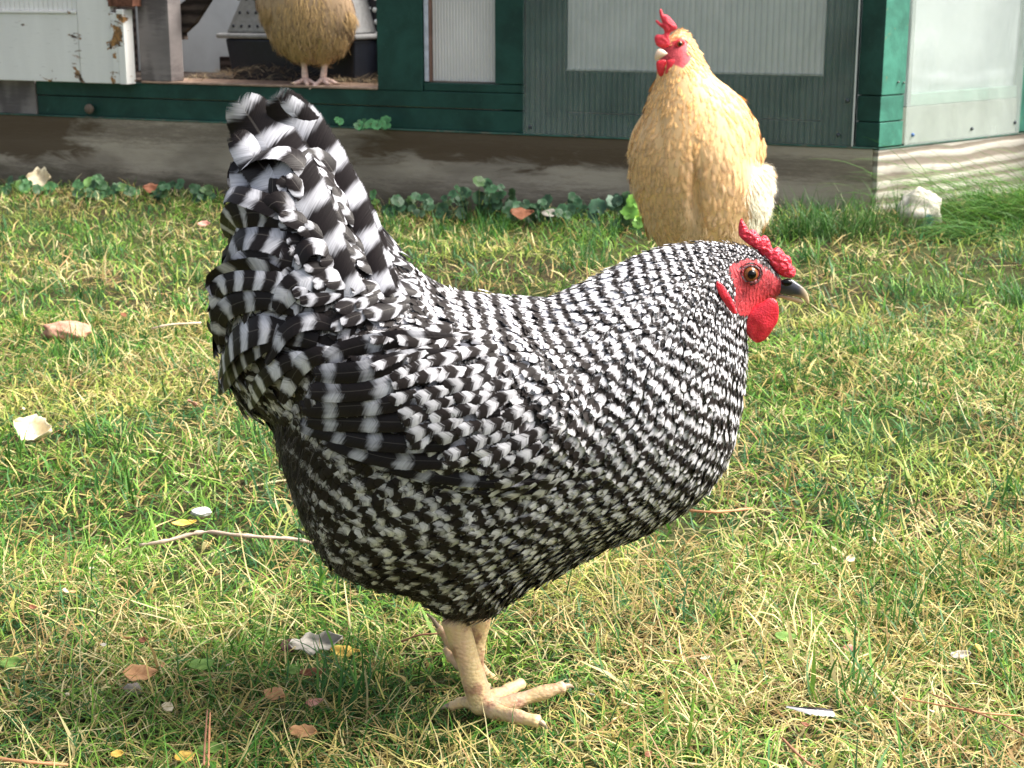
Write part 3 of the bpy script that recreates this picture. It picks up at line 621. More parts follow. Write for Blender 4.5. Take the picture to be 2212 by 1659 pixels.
fm = NB('dark_fluff'); (x_, t_, r_), _ = fm.attr('fb'); fm.fin(fm.mix(fm.mr(x_, .6, 1.0), (.016, .012, .011), (.15, .13, .12)), .7, .25)
v_, f_, b_ = fluffy(H1, [(640,1000,24),(628,960,20),(640,1060,22),(660,1120,22),(690,1170,20),(740,1230,18),(820,1270,16),(900,1290,14),(1000,1330,16),(1060,1318,14),(600,930,12)], 5200, 34, 2.4, True, .5, FLOW1)
mk('fluff', v_, f_, fm.m, hen, attrs={'fb': b_})
v_, f_, b_ = fluffy(H1, [(x, y, 12) for x, y in ((700,1190),(745,1225),(790,1250),(840,1268),(890,1275),(940,1300),(985,1322),(1030,1325),(1075,1310),(1120,1275),(1180,1245),(1250,1210),(1330,1170),(1410,1135),(1480,1090),(1530,1040),(1570,970),(500,840),(530,875),(480,720),(490,620))], 4200, 22, 1.8, True, .7, FLOW1, sag=.1)
mk('fringe', v_, f_, fm.m, hen, attrs={'fb': b_})
# ================================================================ the two buff hens
def buff_material(name, top, low, lite):
    b = NB(name); (s, t, barb), _ = b.attr('fa'); (bar, thr, rn), _ = b.attr('fb')
    sa = b.math('ABSOLUTE', s)
    n1 = b.noise(b.comb(b.math('MULTIPLY', barb, 800), b.math('MULTIPLY', rn, 61), b.math('ADD', b.math('MULTIPLY', sa, .8), b.math('SIGN', s))), 1.0, 2, .6)
    col = b.mix(b.math('MULTIPLY_ADD', b.math('SUBTRACT', rn, .5), .35, thr, clamp=True), low, top)
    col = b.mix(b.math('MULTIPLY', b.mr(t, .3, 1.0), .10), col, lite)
    k = b.math('MULTIPLY_ADD', n1, .34, .83); col = b.mix(1.0, col, b.comb(k, k, k), 'MULTIPLY')
    e = b.math('MINIMUM', b.math('MULTIPLY', b.math('SUBTRACT', 1.0, sa), 1.1), b.math('MULTIPLY', b.math('SUBTRACT', 1.0, t), 2.2))
    al = b.mr(b.math('SUBTRACT', e, b.math('MULTIPLY', n1, 1.0)), -.25, .55)
    b.bump(n1, .15, .0006)
    return b.fin(col, .75, .15, None, al)
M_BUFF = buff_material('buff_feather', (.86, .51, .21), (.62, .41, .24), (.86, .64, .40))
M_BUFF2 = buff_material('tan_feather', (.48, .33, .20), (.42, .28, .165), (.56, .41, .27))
def buff_skin(name, base):
    b = NB(name); ob = b.obj(); n_a = b.noise(ob, 260, 5, .7, 1.0); (fx, _y, _z), _v = b.attr('face')
    fk = b.mr(b.math('ADD', fx, b.math('MULTIPLY', b.math('SUBTRACT', n_a, .5), 12.0)), -2, 2); b.bump(n_a, .7, .001)
    return b.fin(b.mix(fk, base, b.mix(b.mr(n_a, .35, .7), (.33, .03, .04), (.68, .10, .12))), .5, .35)
M_BSK = buff_skin('buff_down', (.72, .47, .24)); M_BSK2 = buff_skin('tan_down', (.44, .30, .18))
M_PLEG = simple('pink_leg', (.78, .56, .48), .5, .2, 150, .35, .4)
M_WBEAK = simple('pale_beak', (.80, .58, .44), .3, .15, 120, .5, .1)
def buff_coat(form, hn, flow, size, mat, tone, ncand=9000, k=1.0, keep=None, lo=1.0):
    bs = []
    for side in (-1, 1):
        pts = scatter(form, side, ncand, lambda x, y: idw(size, x, y, 3)[..., 0], keep, k if side < 0 else k * 1.5)
        px, py = pts[:, 0], pts[:, 1]; P, N = form.at(px, py, side); q = idw(size, px, py, 3); fl = idw(flow, px, py); n = len(px)
        fl = fl + rng.normal(0, .22, fl.shape); D = np.stack([fl[:, 0], 0 * px, -fl[:, 1]], 1); D /= np.linalg.norm(D, axis=1)[:, None]
        m = form.mpp; kk = rng.uniform(.75, 1.25, n); L = q[:, 1] * m * kk * (1 if side < 0 else 1.4); W = q[:, 2] * m * kk * (1 if side < 0 else 1.4)
        bs.append(feather_mesh(P, N, D, L, W, np.maximum(L * rng.uniform(.06, .12, n), .0035), L * L / .2, rng.random(n), np.full(n, .1), np.clip(tone(px, py) + rng.normal(0, .1, n), 0, 1), side_curl=rng.normal(0, .15, n), nl=6, arch=.3, tip=.5, roll=.22))
    v, f, a, b = merge(bs); return mk('plumage', v, f, mat, hn, attrs={'fa': a, 'fb': b})
Z5 = lambda pts: [(1316.6 + x * .3308, y * .3308) for x, y in pts]
Y2 = float(PZ(1500, 668)[1])
buff = root('hen', tuple(PZ(1500, 668)), 'plump golden buff hen facing the camera, standing behind the barred hen', 'hen')
OUT2 = Z5([(440,195),(475,192),(510,212),(540,250),(570,300),(600,350),(640,425),(690,490),(760,545),(840,605),(890,655),(930,720),(965,780),(985,860),(1000,930),(998,1010),(985,1090),(1030,1075),(1062,1120),(1080,1190),(1075,1290),(1062,1380),(1045,1430),(1000,1490),(960,1560),(930,1640),(860,1720),(760,1760),(640,1790),(520,1790),(420,1760),(350,1700),(300,1600),(245,1510),(205,1420),(160,1310),(128,1180),(120,1060),(125,960),(150,880),(195,800),(225,730),(245,650),(275,580),(300,510),(312,450),(318,380),(330,310),(360,250),(400,215)])
def umod2(X, Y):
    k = 1 + .0 * X
    for (x, y, a, rx, ry) in ((560,1250,-.22,36,230),(930,1000,-.25,26,190),(330,760,-.12,30,130),(760,1050,.10,120,200),(380,1200,.08,120,200),(1010,1180,-.3,30,120)):
        cx, cy = 1316.6 + x * .3308, y * .3308; k = k + a * np.exp(-(((X - cx) / (rx * .3308)) ** 2 + ((Y - cy) / (ry * .3308)) ** 2))
    return k
_c = np.array([[1500, 330]]); OUT2 = _c + (np.array(OUT2) - _c) * np.array([[.965, .99]])
H2 = Form(OUT2, Y2, 3.0, 1.5, 2.3, umod=umod2)
face2 = closed_smooth(Z5([(340,300),(395,285),(440,248),(490,255),(512,285),(508,330),(540,345),(525,400),(480,440),(430,425),(380,400),(330,390),(325,340)]))
V, F = H2.mesh(); fd = face_dist(face2, H2, V); VV = V.copy(); fdx = fd
legA = leg_mesh((1478, 560, -.02), (1472, 652, -.02), [[(1462,664,-.04),(1450,672,-.06),(1440,678,-.075)],[(1476,668,-.05),(1480,680,-.08),(1482,688,-.09)],[(1490,662,-.04),(1504,668,-.06),(1512,672,-.07)]], [(1470,656,.02),(1468,652,.04)], .0095, .0075, .0085, .0055, Y2)
legB = leg_mesh((1560, 560, -.0), (1556, 645, -.0), [[(1546,656,-.02),(1534,664,-.04),(1524,668,-.05)],[(1560,660,-.03),(1562,670,-.055),(1564,678,-.07)],[(1574,655,-.02),(1586,660,-.04),(1594,664,-.05)]], [(1554,648,.04),(1552,645,.055)], .0095, .0075, .0085, .0055, Y2)
Vb, Fb = join([(V, F), legA[0], legB[0]]); fa_ = np.zeros((len(Vb), 3)); fa_[:len(fd), 0] = fd
mk('body', Vb, Fb, [M_BSK, leg_m.m], buff, midx=np.r_[np.zeros(len(F), int), np.ones(len(Fb) - len(F), int)], attrs={'face': fa_})
for c in legA[1] + legB[1]: mk('claw', *c, M_CLAW, buff)
FLOW2 = [(1460,72,.5,-.3),(1490,100,.5,.8),(1470,180,.0,1),(1420,180,-.1,1),(1520,170,.35,.9),(1600,220,.6,.8),(1640,300,.3,1),(1400,260,-.25,1),(1500,300,.05,1),(1500,420,.05,1),(1380,380,-.2,1),(1600,400,.2,1),(1660,400,.5,.9),(1450,500,.1,1),(1580,500,.0,1),(1500,560,0,1)]
SZ2 = [(1465,80,4,12,8),(1500,110,5,18,10),(1440,190,7,26,14),(1530,200,8,30,16),(1500,280,10,34,20),(1620,260,12,44,28),(1400,330,11,38,24),(1500,420,12,38,28),(1600,420,12,42,28),(1390,450,12,38,26),(1500,520,12,38,28),(1660,400,10,44,16)]
nf2 = closed_smooth(Z5([(350,310),(400,300),(445,262),(488,268),(500,290),(495,335),(520,355),(510,395),(478,425),(430,412),(380,395),(335,385),(330,340)]))
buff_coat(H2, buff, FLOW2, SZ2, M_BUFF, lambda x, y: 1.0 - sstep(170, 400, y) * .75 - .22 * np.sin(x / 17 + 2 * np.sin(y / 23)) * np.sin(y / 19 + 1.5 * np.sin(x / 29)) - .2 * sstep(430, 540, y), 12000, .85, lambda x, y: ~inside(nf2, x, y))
def light_fluff(name, base):
    m_ = NB(name); (x_, t_, r_), _ = m_.attr('fb'); return m_.fin(m_.mix(x_, base, tuple(min(.9, c * 1.5) for c in base)), .8, .15)
M_LF = light_fluff('buff_fluff', (.80, .68, .50))
v_, f_, b_ = fluffy(H2, [(1500,500,14),(1492,460,12),(1400,480,14),(1430,540,14),(1560,550,16),(1362,330,5),(1368,400,6),(1600,500,10)], 2000, 22, 1.6, True, .4, FLOW2, sag=.05)
mk('fluff', v_, f_, light_fluff('belly_fluff', (.62, .44, .26)), buff, attrs={'fb': b_})
v_, f_, b_ = fluffy(H2, [(1652,365,8),(1656,395,8),(1654,430,8),(1647,455,8),(1636,480,8),(1644,350,6),(1640,430,12),(1642,400,10)], 4200, 24, 1.6, True, .6, FLOW2, sag=.05)
mk('fluff', v_, f_, M_LF, buff, attrs={'fb': b_})
# folded wings seen at each edge of the body
for poly, name in ((Z5([(905,925),(940,960),(985,930),(1008,900),(1012,980),(995,1060),(965,1130),(945,1128),(940,1060),(925,990)]), 'wing'), (Z5([(222,745),(180,800),(145,870),(120,960),(128,985),(165,960),(195,900),(212,830)]), 'wing')):
    fw = Form(poly, Y2 - .012, 2.0, 1.6); V, F = fw.mesh(); fa_ = np.full((len(V), 3), -50.0); wo = mk(name, V, F, M_BSK, buff, attrs={'face': fa_})
    bs = []
    pts = scatter(fw, -1, 900, lambda x, y: np.full(np.shape(x), 6.0)); P, N = fw.at(pts[:, 0], pts[:, 1], -1); n_ = len(P); D = np.tile([.1, 0, -1.0], (n_, 1))
    v, f, a, b = feather_mesh(P, N, D, np.full(n_, 30 * fw.mpp), np.full(n_, 13 * fw.mpp), .003, .002, rng.random(n_), np.full(n_, .1), np.full(n_, .6)); mk('wing_feathers', v, f, M_BUFF, wo, attrs={'fa': a, 'fb': b}).location = (0, 0, 0)
    o_ = S.collection.objects[-1]
# head parts
ey, en = H2.at(*[np.array(v) for v in Z5([(458, 287)])[0]], -1)
eye(buff, ey + np.array([0, -.0005, 0]), .0050, (.25, -1, .05), iris.m, skin.m if False else M_WAT, 1.0)
hY = H2.at(*[np.array(v) for v in Z5([(420, 300)])[0]], -1)[0][1]
lump(Z5([(338,58),(352,92),(378,100),(410,130),(436,165),(440,188),(412,205),(398,215),(388,240),(395,262),(392,295),(372,312),(340,312),(310,300),(298,275),(294,245),(310,225),(345,226),(358,214),(352,190),(325,168),(300,138),(312,132),(345,152),(332,110),(325,72)]), hY - .004, .8, 'comb', M_COMB, buff, 1.0, .0008, 300)
bp = Z5([(294,372),(300,345),(318,322),(345,322),(372,342),(378,352),(350,372),(322,385),(300,396)])
lump(bp, hY - .016, 1.3, 'beak', M_WBEAK, buff, 1.0)
lump(Z5([(308,402),(335,392),(366,392),(374,430),(366,470),(350,492),(332,500),(316,480),(306,440)]), hY - .004, .6, 'wattle', M_WAT, buff, 1.0)
lump(Z5([(376,398),(410,388),(440,392),(446,430),(436,470),(412,500),(384,500),(364,480),(372,440)]), hY - .010, .6, 'wattle', M_WAT, buff, 1.0)
lump(Z5([(495,372),(522,362),(524,395),(505,425),(488,440),(478,420)]), hY + .002, .8, 'ear_lobe', M_WAT, buff, 1.0)
# ---- the hen on the coop sill (its head is above the picture)
CB = PZ(1898, 320, .165); CA = PZ(0, 245, .165); CC = PZ(2212, 285, .165)
ce = (CB - CA)[:2]; ce /= np.linalg.norm(ce); cr = (CC - CB)[:2]; cr /= np.linalg.norm(cr)
def onF(s, off, z): n = np.array([ce[1], -ce[0]]); p = CB[:2] + ce * s + n * off; return np.array([p[0], p[1], z])
SILL = .262
p3 = PZ(684, 182, SILL); Y3 = float(p3[1]) + .01
tan = root('hen', tuple(p3), 'tan hen with pinkish legs standing on the sill of the open coop doorway', 'hen')
OUT3 = [(552,-20),(556,15),(566,50),(582,85),(602,110),(628,126),(655,130),(676,132),(700,133),(722,127),(742,112),(757,88),(766,52),(762,15),(750,-15),(738,-50),(720,-85),(700,-120),(680,-160),(672,-200),(668,-235),(652,-258),(628,-262),(608,-245),(604,-215),(600,-170),(585,-120),(565,-70)]
H3 = Form(OUT3, Y3, 3.0, 1.5, 2.2, umod=lambda X, Y: 1 - .3 * np.exp(-((X - 682) / 14) ** 2) * sstep(60, 125, Y))
V, F = H3.mesh(); face3 = closed_smooth([(612,-235),(640,-240),(650,-220),(635,-205),(612,-208)]); fd = face_dist(face3, H3, V)
lA = leg_mesh((656, 118, -.0), (659, 171, -.0), [[(648,176,-.02),(636,180,-.035),(628,180,-.04)],[(662,178,-.03),(664,182,-.045),(662,184,-.05)],[(670,176,-.02),(680,181,-.035),(686,182,-.04)]], [(660,170,.03),(660,168,.04)], .0105, .0070, .0085, .0058, Y3)
lB = leg_mesh((704, 118, -.01), (698, 170, -.01), [[(688,178,-.03),(676,188,-.05),(668,193,-.058)],[(704,178,-.03),(712,182,-.04),(716,183,-.045)],[(714,175,-.02),(728,181,-.03),(738,183,-.035)]], [(700,170,.02),(700,168,.03)], .0105, .0070, .0085, .0058, Y3)
Vb, Fb = join([(V, F), lA[0], lB[0]]); fa_ = np.zeros((len(Vb), 3)); fa_[:len(fd), 0] = fd
mk('body', Vb, Fb, [M_BSK2, M_PLEG], tan, midx=np.r_[np.zeros(len(F), int), np.ones(len(Fb) - len(F), int)], attrs={'face': fa_})
for c in lA[1] + lB[1]: mk('claw', *c, M_WBEAK, tan)
FLOW3 = [(640,-240,.4,-.2),(640,-150,0,1),(600,-60,-.2,1),(720,-60,.3,1),(660,0,0,1),(580,40,-.1,1),(740,40,.1,1),(630,100,.1,1),(710,100,-.1,1)]
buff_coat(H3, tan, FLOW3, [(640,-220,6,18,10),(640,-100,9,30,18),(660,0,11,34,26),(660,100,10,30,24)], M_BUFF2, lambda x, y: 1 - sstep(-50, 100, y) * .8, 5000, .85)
M_LF2 = light_fluff('tan_fluff', (.42, .28, .13))
v_, f_, b_ = fluffy(H3, [(600,90,14),(640,115,12),(700,118,12),(740,95,12),(760,40,8),(570,30,8),(670,60,30),(640,20,30)], 2200, 20, 1.8, True, .6, FLOW3, sag=.05); mk('fluff', v_, f_, M_LF2, tan, attrs={'fb': b_})
lump([(612,-290),(622,-272),(634,-282),(642,-266),(656,-262),(648,-246),(622,-244),(608,-256)], Y3 - .01, .8, 'comb', M_COMB, tan, 1.5)
lump([(592,-222),(606,-236),(616,-228),(616,-216),(604,-214)], Y3 - .015, 1.1, 'beak', M_WBEAK, tan, 1.5)
lump([(608,-212),(624,-212),(628,-190),(618,-176),(606,-188)], Y3 - .02, .6, 'wattle', M_WAT, tan, 1.5)
eye(tan, H3.at(np.array(630.), np.array(-228.), -1)[0], .0040, (-.2, -1, 0), iris.m, M_WAT)
# ================================================================ the coop
coop = root('chicken_coop', tuple(onF(-1.2, -.2, 0)), 'green timber chicken coop with translucent panels on a weathered wooden beam', 'chicken coop')
AF = math.atan2(ce[1], ce[0]); AR = math.atan2(cr[1], cr[0])
def boxes(name, bl, mat, frame='F', parent=None, jag=0.0, smooth=False):
    """boxes (s0, s1, off0, off1, z0, z1) in the wall's own axes, joined as one part"""
    par = parent or coop; parts = []
    for (s0, s1, o0, o1, z0, z1) in bl:
        o0, o1 = min(o0, o1), max(o0, o1)
        parts.append(box8([(s0, -o1, z0), (s1, -o1, z0), (s1, -o0, z0), (s0, -o0, z0), (s0, -o1, z1), (s1, -o1, z1), (s1, -o0, z1), (s0, -o0, z1)]))
    V, F = join(parts); return local(name, V, F, mat, frame, par, smooth, bevel=.0015)
def local(name, V, F, mat, frame='F', par=None, smooth=False, bevel=0, attrs=None):
    par = par or coop; me = bpy.data.meshes.new(name); me.from_pydata(np.asarray(V).tolist(), [], [tuple(int(i) for i in f) for f in F]); me.update()
    me.materials.append(mat); o = bpy.data.objects.new(name, me); link(o)
    if smooth: me.polygons.foreach_set('use_smooth', [True] * len(me.polygons))
    if bevel:
        b = o.modifiers.new('bevel', 'BEVEL'); b.width = bevel; b.segments = 2; b.limit_method = 'ANGLE'
    if par is coop:
        o.parent = par; o.location = Vector(CB * np.array([1, 1, 0])) - coop.location; o.rotation_euler = (0, 0, AF if frame == 'F' else AR)
    else: o.parent = par                     # child of a part: same axes
    return o
def wood(name, c_dark, c_light, ring=26, stain=None, rough=.8, grey=None, bumpd=.003, sc=(1.0, 3, 9), wv=.3):
    b = NB(name); ob = b.obj(); mp = b.new('ShaderNodeMapping'); b.l(ob, mp.inputs[0]); mp.inputs[3].default_value = sc
    w_ = b.new('ShaderNodeTexWave', wave_type='BANDS', bands_direction='Z'); b.l(mp.outputs[0], w_.inputs['Vector']); w_.inputs['Scale'].default_value = ring / 10
    w_.inputs['Distortion'].default_value = 7; w_.inputs['Detail'].default_value = 3; w_.inputs['Detail Scale'].default_value = .9
    f1 = b.noise(ob, 9, 6, .65, .3, (1.2, 4, 14)); f2 = b.noise(ob, 60, 5, .7, 0, (1, 6, 10)); f3 = b.noise(ob, 2.2, 4, .6, .4, (1, 1, 2.5))
    g = b.math('ADD', b.math('MULTIPLY', w_.outputs['Fac'], wv), b.math('ADD', b.math('MULTIPLY', f1, .45), b.math('MULTIPLY', f2, .42)))
    col = b.mix(b.mr(g, .32 + wv * .35, .50 + wv * .65), c_dark, c_light)
    col = b.mix(b.mr(f3, .42, .68, 0, .6), col, tuple(c * .62 for c in c_dark))
    if stain: col = stain(b, ob, col, f1, f3)
    b.bump(g, .7, bumpd); return b.fin(col, rough, .15)
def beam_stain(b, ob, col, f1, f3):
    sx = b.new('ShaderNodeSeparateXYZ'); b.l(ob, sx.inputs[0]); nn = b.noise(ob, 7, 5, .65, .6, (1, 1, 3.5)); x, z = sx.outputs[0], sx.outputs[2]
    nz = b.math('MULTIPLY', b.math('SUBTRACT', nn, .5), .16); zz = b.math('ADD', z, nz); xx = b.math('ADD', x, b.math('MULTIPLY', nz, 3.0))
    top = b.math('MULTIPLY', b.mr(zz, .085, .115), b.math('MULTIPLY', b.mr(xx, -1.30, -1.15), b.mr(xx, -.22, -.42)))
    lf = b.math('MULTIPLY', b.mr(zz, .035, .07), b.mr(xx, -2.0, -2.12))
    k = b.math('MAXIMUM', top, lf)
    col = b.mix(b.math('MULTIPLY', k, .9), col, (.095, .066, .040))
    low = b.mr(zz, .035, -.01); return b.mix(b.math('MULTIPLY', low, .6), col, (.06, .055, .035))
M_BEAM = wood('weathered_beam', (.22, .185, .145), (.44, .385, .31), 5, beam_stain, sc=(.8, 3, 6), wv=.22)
M_BEAMR = wood('light_wood_beam', (.26, .22, .18), (.58, .54, .48), 14, sc=(1.6, 3, 9), wv=.5)  # right beam is light wood with bold rippled grain
M_GREYW = wood('grey_board', (.13, .115, .115), (.24, .215, .21), 12, sc=(9, 3, 1.0))
M_DARKW = wood('dark_rotten_plank', (.018, .013, .011), (.085, .065, .055), 14)
def paint(name, col, vary=.35, worn=None, amt=.0, rough=.5, sc=(2, 2, 2)):
    b = NB(name); ob = b.obj(); n1 = b.noise(ob, 5, 6, .65, .5, sc); n2 = b.noise(ob, 70, 5, .7); n3 = b.noise(ob, 14, 6, .7, 1.0, sc)
    c = b.mix(b.mr(n1, .3, .72), tuple(k * (1 - vary) for k in col), tuple(min(1, k * (1 + vary)) for k in col))
    if worn: c = b.mix(b.math('MULTIPLY', b.mr(n3, .66 - amt, .70 - amt), .9), c, worn)
    c = b.mix(b.mr(n2, .60, .72, 0, .3), c, tuple(min(1, k * 1.9 + .03) for k in col))
    b.bump(b.math('ADD', b.math('MULTIPLY', n2, .5), n3), .35, .002); return b.fin(c, rough, .25)
M_GREEN = paint('dark_green_paint', (.014, .060, .048), .3, None)
M_GREENB = paint('sunlit_green_paint', (.05, .19, .14), .35, (.22, .17, .06), .02)  # the same green brightened as if sunlit, plus worn spots
M_GREENL = paint('pale_green_board', (.28, .44, .36), .25)
M_LEDGE = paint('worn_green_ledge', (.05, .13, .10), .4, (.16, .16, .12), .12)
def peeling(name):
    b = NB(name); ob = b.obj(); n1 = b.noise(ob, 9, 7, .7, .8, (1, 1, 2.2)); n2 = b.noise(ob, 50, 5, .7); n3 = b.noise(ob, 3, 4, .6, .4, (4, 1, 1)); gr = b.noise(ob, 30, 5, .6, 0, (1, 1, 7))
    sx = b.new('ShaderNodeSeparateXYZ'); b.l(ob, sx.inputs[0]); x = sx.outputs[0]
    e1 = b.mr(b.math('ABSOLUTE', b.math('ADD', x, 1.93)), .05, .0, 0, .12); e2 = b.mr(b.math('ABSOLUTE', b.math('ADD', x, 2.06)), .05, .0, 0, .10)
    k = b.mr(b.math('ADD', n1, b.math('ADD', e1, e2)), .63, .65)
    wcol = b.mix(b.mr(n3, .35, .7), (.80, .79, .76), (.86, .85, .82)); wcol = b.mix(b.mr(gr, .62, .75, 0, .35), wcol, (.35, .33, .30))
    bare = b.mix(b.mr(n2, .4, .62), (.08, .055, .04), (.42, .22, .08))
    b.bump(b.math('ADD', b.math('MULTIPLY', k, -1.2), b.math('MULTIPLY', gr, .5)), .6, .002); return b.fin(b.mix(k, wcol, bare), .6, .2)
M_PEEL = peeling('peeling_white_paint')
TOP = .95
boxes('base_beam', [(-2.75, -.012, -.14, 0, -.10, .162)], M_BEAM)
boxes('base_beam', [(.0, 1.4, -.05, 0, -.10, .160)], M_BEAMR, 'R')
boxes('ledge', [(-2.75, -.004, -.05, .003, .1625, .1655)], M_LEDGE)
boxes('ledge', [(.0, 1.4, -.05, .002, .1605, .1635)], M_LEDGE, 'R')
boxes('lower_board', [(-2.228, -.818, -.04, -.010, .166, .2155)], M_GREEN)
boxes('sill_board', [(-2.228, -.818, -.04, -.008, .2180, .2555)], M_GREEN)
boxes('grey_board', [(-2.75, -2.231, -.04, -.006, .166, .257)], M_GREYW)
boxes('sill', [(-1.885, -1.2, -.16, -.003, .2560, .2615)], simple('worn_sill_wood', (.36, .25, .19), .8, .35, 40, .2, .5, (1, 1, 5)))
boxes('door_post', [(-1.886, -1.792, -.06, -.005, .262, TOP)], M_GREYW)
boxes('wall_board', [(-1.199, -1.079, -.05, -.006, .2560, TOP)], M_GREEN)
boxes('wall_board', [(-.892, -.819, -.05, -.007, .277, TOP)], M_GREEN)
boxes('wall_board', [(-1.077, -.819, -.045, -.009, .2570, .2755)], M_GREEN)
# small window
wf = boxes('window', [(-1.077, -1.066, -.05, -.012, .278, TOP)], simple('bluish_white_strip', (.55, .57, .66), .5, .15, 60))
def film(name, col, rough=.35, tr=.0, stripes=0, amp=.12, vary=.12):
    b = NB(name); ob = b.obj(); n1 = b.noise(ob, 3.5, 4, .6, .4); sx = b.new('ShaderNodeSeparateXYZ'); b.l(ob, sx.inputs[0])
    c = b.mix(b.mr(n1, .3, .7), tuple(k * (1 - vary) for k in col), tuple(min(1, k * (1 + vary)) for k in col))
    n5 = b.noise(ob, 24, 5, .7, .6, (1, 1, .35)); c = b.mix(b.mr(n5, .62, .8, 0, .35), c, (.75, .78, .78))
    if stripes:
        wv = b.math('SINE', b.math('MULTIPLY', sx.outputs[0], stripes * 6.28318)); c = b.mix(b.mr(wv, -1, 1, 0, amp * 2), c, tuple(k * .45 for k in col)); b.bump(wv, .5, .002)
    b.b.inputs['Specular IOR Level'].default_value = .5
    if tr:
        al = b.mr(b.math('ADD', n1, b.math('MULTIPLY', n5, .4)), .4, .95, 1 - tr - .07, 1 - tr + .10)
        if stripes: al = b.math('ADD', al, b.mr(wv, .2, 1, 0, .07))
        return b.fin(c, rough, None, None, al)
    return b.fin(c, rough)
pane = boxes('pane', [(-1.062, -.894, -.032, -.026, .279, TOP)], film('cloudy_pane', (.74, .71, .70), .4, 0, 130, .10), parent=wf)
boxes('window_edge', [(-1.0655, -1.0625, -.05, -.014, .278, TOP)], simple('brown_edge', (.22, .13, .10), .7), parent=wf)
# panel-covered wall
pw = boxes('panel_wall', [(-.816, -.716, -.05, -.012, .166, TOP), (-.127, -.060, -.05, -.012, .166, TOP), (-.7155, -.1275, -.05, -.013, .166, .2155), (-.7155, -.1275, -.05, -.012, .2180, .310)], M_GREEN)
boxes('window_sheet', [(-.7152, -.1278, -.022, -.016, .3105, TOP)], film('grey_window_sheet', (.82, .84, .82), .5, 0, 75, .05), parent=pw)
boxes('window_trim', [(-.7152, -.1278, -.0155, -.011, .3105, .3155)], simple('pale_trim', (.42, .46, .43), .5), parent=pw)
n_ = 300; sx_ = np.linspace(-.817, -.057, n_); of = .003 + .0011 * np.sin(sx_ * 2 * math.pi * 75)
Vp = []; Fp = []
for i in range(n_):
    for z in (.1665, TOP): Vp += [(sx_[i], -of[i], z), (sx_[i], -of[i] + .003, z)]
for i in range(n_ - 1):
    a = i * 4; Fp += [(a, a + 4, a + 6, a + 2), (a + 1, a + 3, a + 7, a + 5)]
Fp += [(0, 2, 3, 1), (4 * n_ - 4, 4 * n_ - 3, 4 * n_ - 1, 4 * n_ - 2)]
fp = local('corrugated_panel', Vp, Fp, film('corrugated_plastic', (.36, .42, .40), .25, .86, 75, .25), smooth=True)
boxes('panel_edge', [(-.0575, -.0545, -.004, .006, .1665, TOP)], film('plastic_edge', (.5, .53, .52), .3), parent=fp)
# corner post in three stacked lengths
def ang(p): return p
bR = np.array([math.cos(AR - AF), math.sin(AR - AF)])      # right wall direction in the front wall's axes
def post(z0, z1, ins=0.0, name='corner_post', par=None):
    d = bR * .084; P = [(-.052, .010 + ins), (0.0 - ins, .0 + ins * .5), (d[0] - ins, d[1]), (d[0] - .02, d[1] + .03), (-.052, .05)]
    k = len(P); V = [(x, y, z0) for x, y in P] + [(x, y, z1) for x, y in P]
    F = [tuple(range(k))[::-1], tuple(range(k, 2 * k))] + [(i, (i + 1) % k, (i + 1) % k + k, i + k) for i in range(k)]
    o = local(name, V, F, M_GREEN, bevel=.0012, par=par); o.data.materials.append(M_GREENB); o.data.polygons[2 + 1].material_index = 1; return o  # right face gets the brighter green, sunlight put into its colour
post(.1665, .2175); post(.2195, .2725, .0012); post(.2745, TOP)
for (s, z) in ((.055, .300), (.075, .298)):
    V, F = tube([(s, -.001, z), (s, -.0035, z)], .0022, 10); local('nail', V, F, simple('nail_%d' % int(s * 1000), (.15, .16, .15), .4), 'R')
# right wall: sheet over pale boards and an inner window
boxes('pale_board', [(.088, .60, -.03, -.010, .166, .2440)], M_GREENL if False else simple('pale_olive_board', (.30, .33, .27), .6, .15, 18), 'R')
boxes('green_board', [(.125, .60, -.03, -.012, .2455, .272)], M_GREENL, 'R')
boxes('inner_board', [(.088, .1245, -.03, -.011, .2455, TOP)], simple('grey_green_board', (.20, .25, .24), .6, .15, 18), 'R')
# crumpled film
gx, gzv = np.meshgrid(np.linspace(.125, .60, 60), np.linspace(.2725, TOP, 60)); oo = -.020 + .003 * np.sin(gx * 14 + np.exp(-((gzv - .29) / .03) ** 2) * 3 * np.sin(gx * 9)) + .006 * np.exp(-((gzv - (.296 + .008 * np.sin(gx * 13))) / .006) ** 2)
Vf = np.stack([gx.ravel(), -oo.ravel(), gzv.ravel()], 1); Ff = [(j * 60 + i, j * 60 + i + 1, (j + 1) * 60 + i + 1, (j + 1) * 60 + i) for j in range(59) for i in range(59)]
local('window_film', Vf, Ff, film('grey_blue_film', (.52, .58, .60), .35), 'R', smooth=True)
boxes('clear_panel', [(.088, .548, .001, .004, .1645, TOP)], film('clear_plastic', (.52, .58, .55), .2, .70), 'R')
boxes('wall_board', [(.552, .70, -.03, -.002, .166, TOP)], M_GREENB, 'R')
M_BLUE = simple('blue_screw', (.03, .12, .35), .3, .1, 30, .5); M_SCR = simple('dark_screw', (.03, .04, .05), .35, .1, 30, .5)
for (s, z, m_) in ((.115, .186, M_BLUE), (.345, .186, M_SCR), (.525, .190, M_SCR)):
    V, F = tube([(s, -.004, z), (s, -.0075, z)], [.0045, .0032], 10); local('screw', V, F, m_, 'R')
for (s, z) in ((-.798, .182), (-.086, .190), (-.07, .262)):
    V, F = tube([(s, -.0035, z), (s, -.0075, z)], [.0045, .0032], 10); local('screw', V, F, M_SCR)
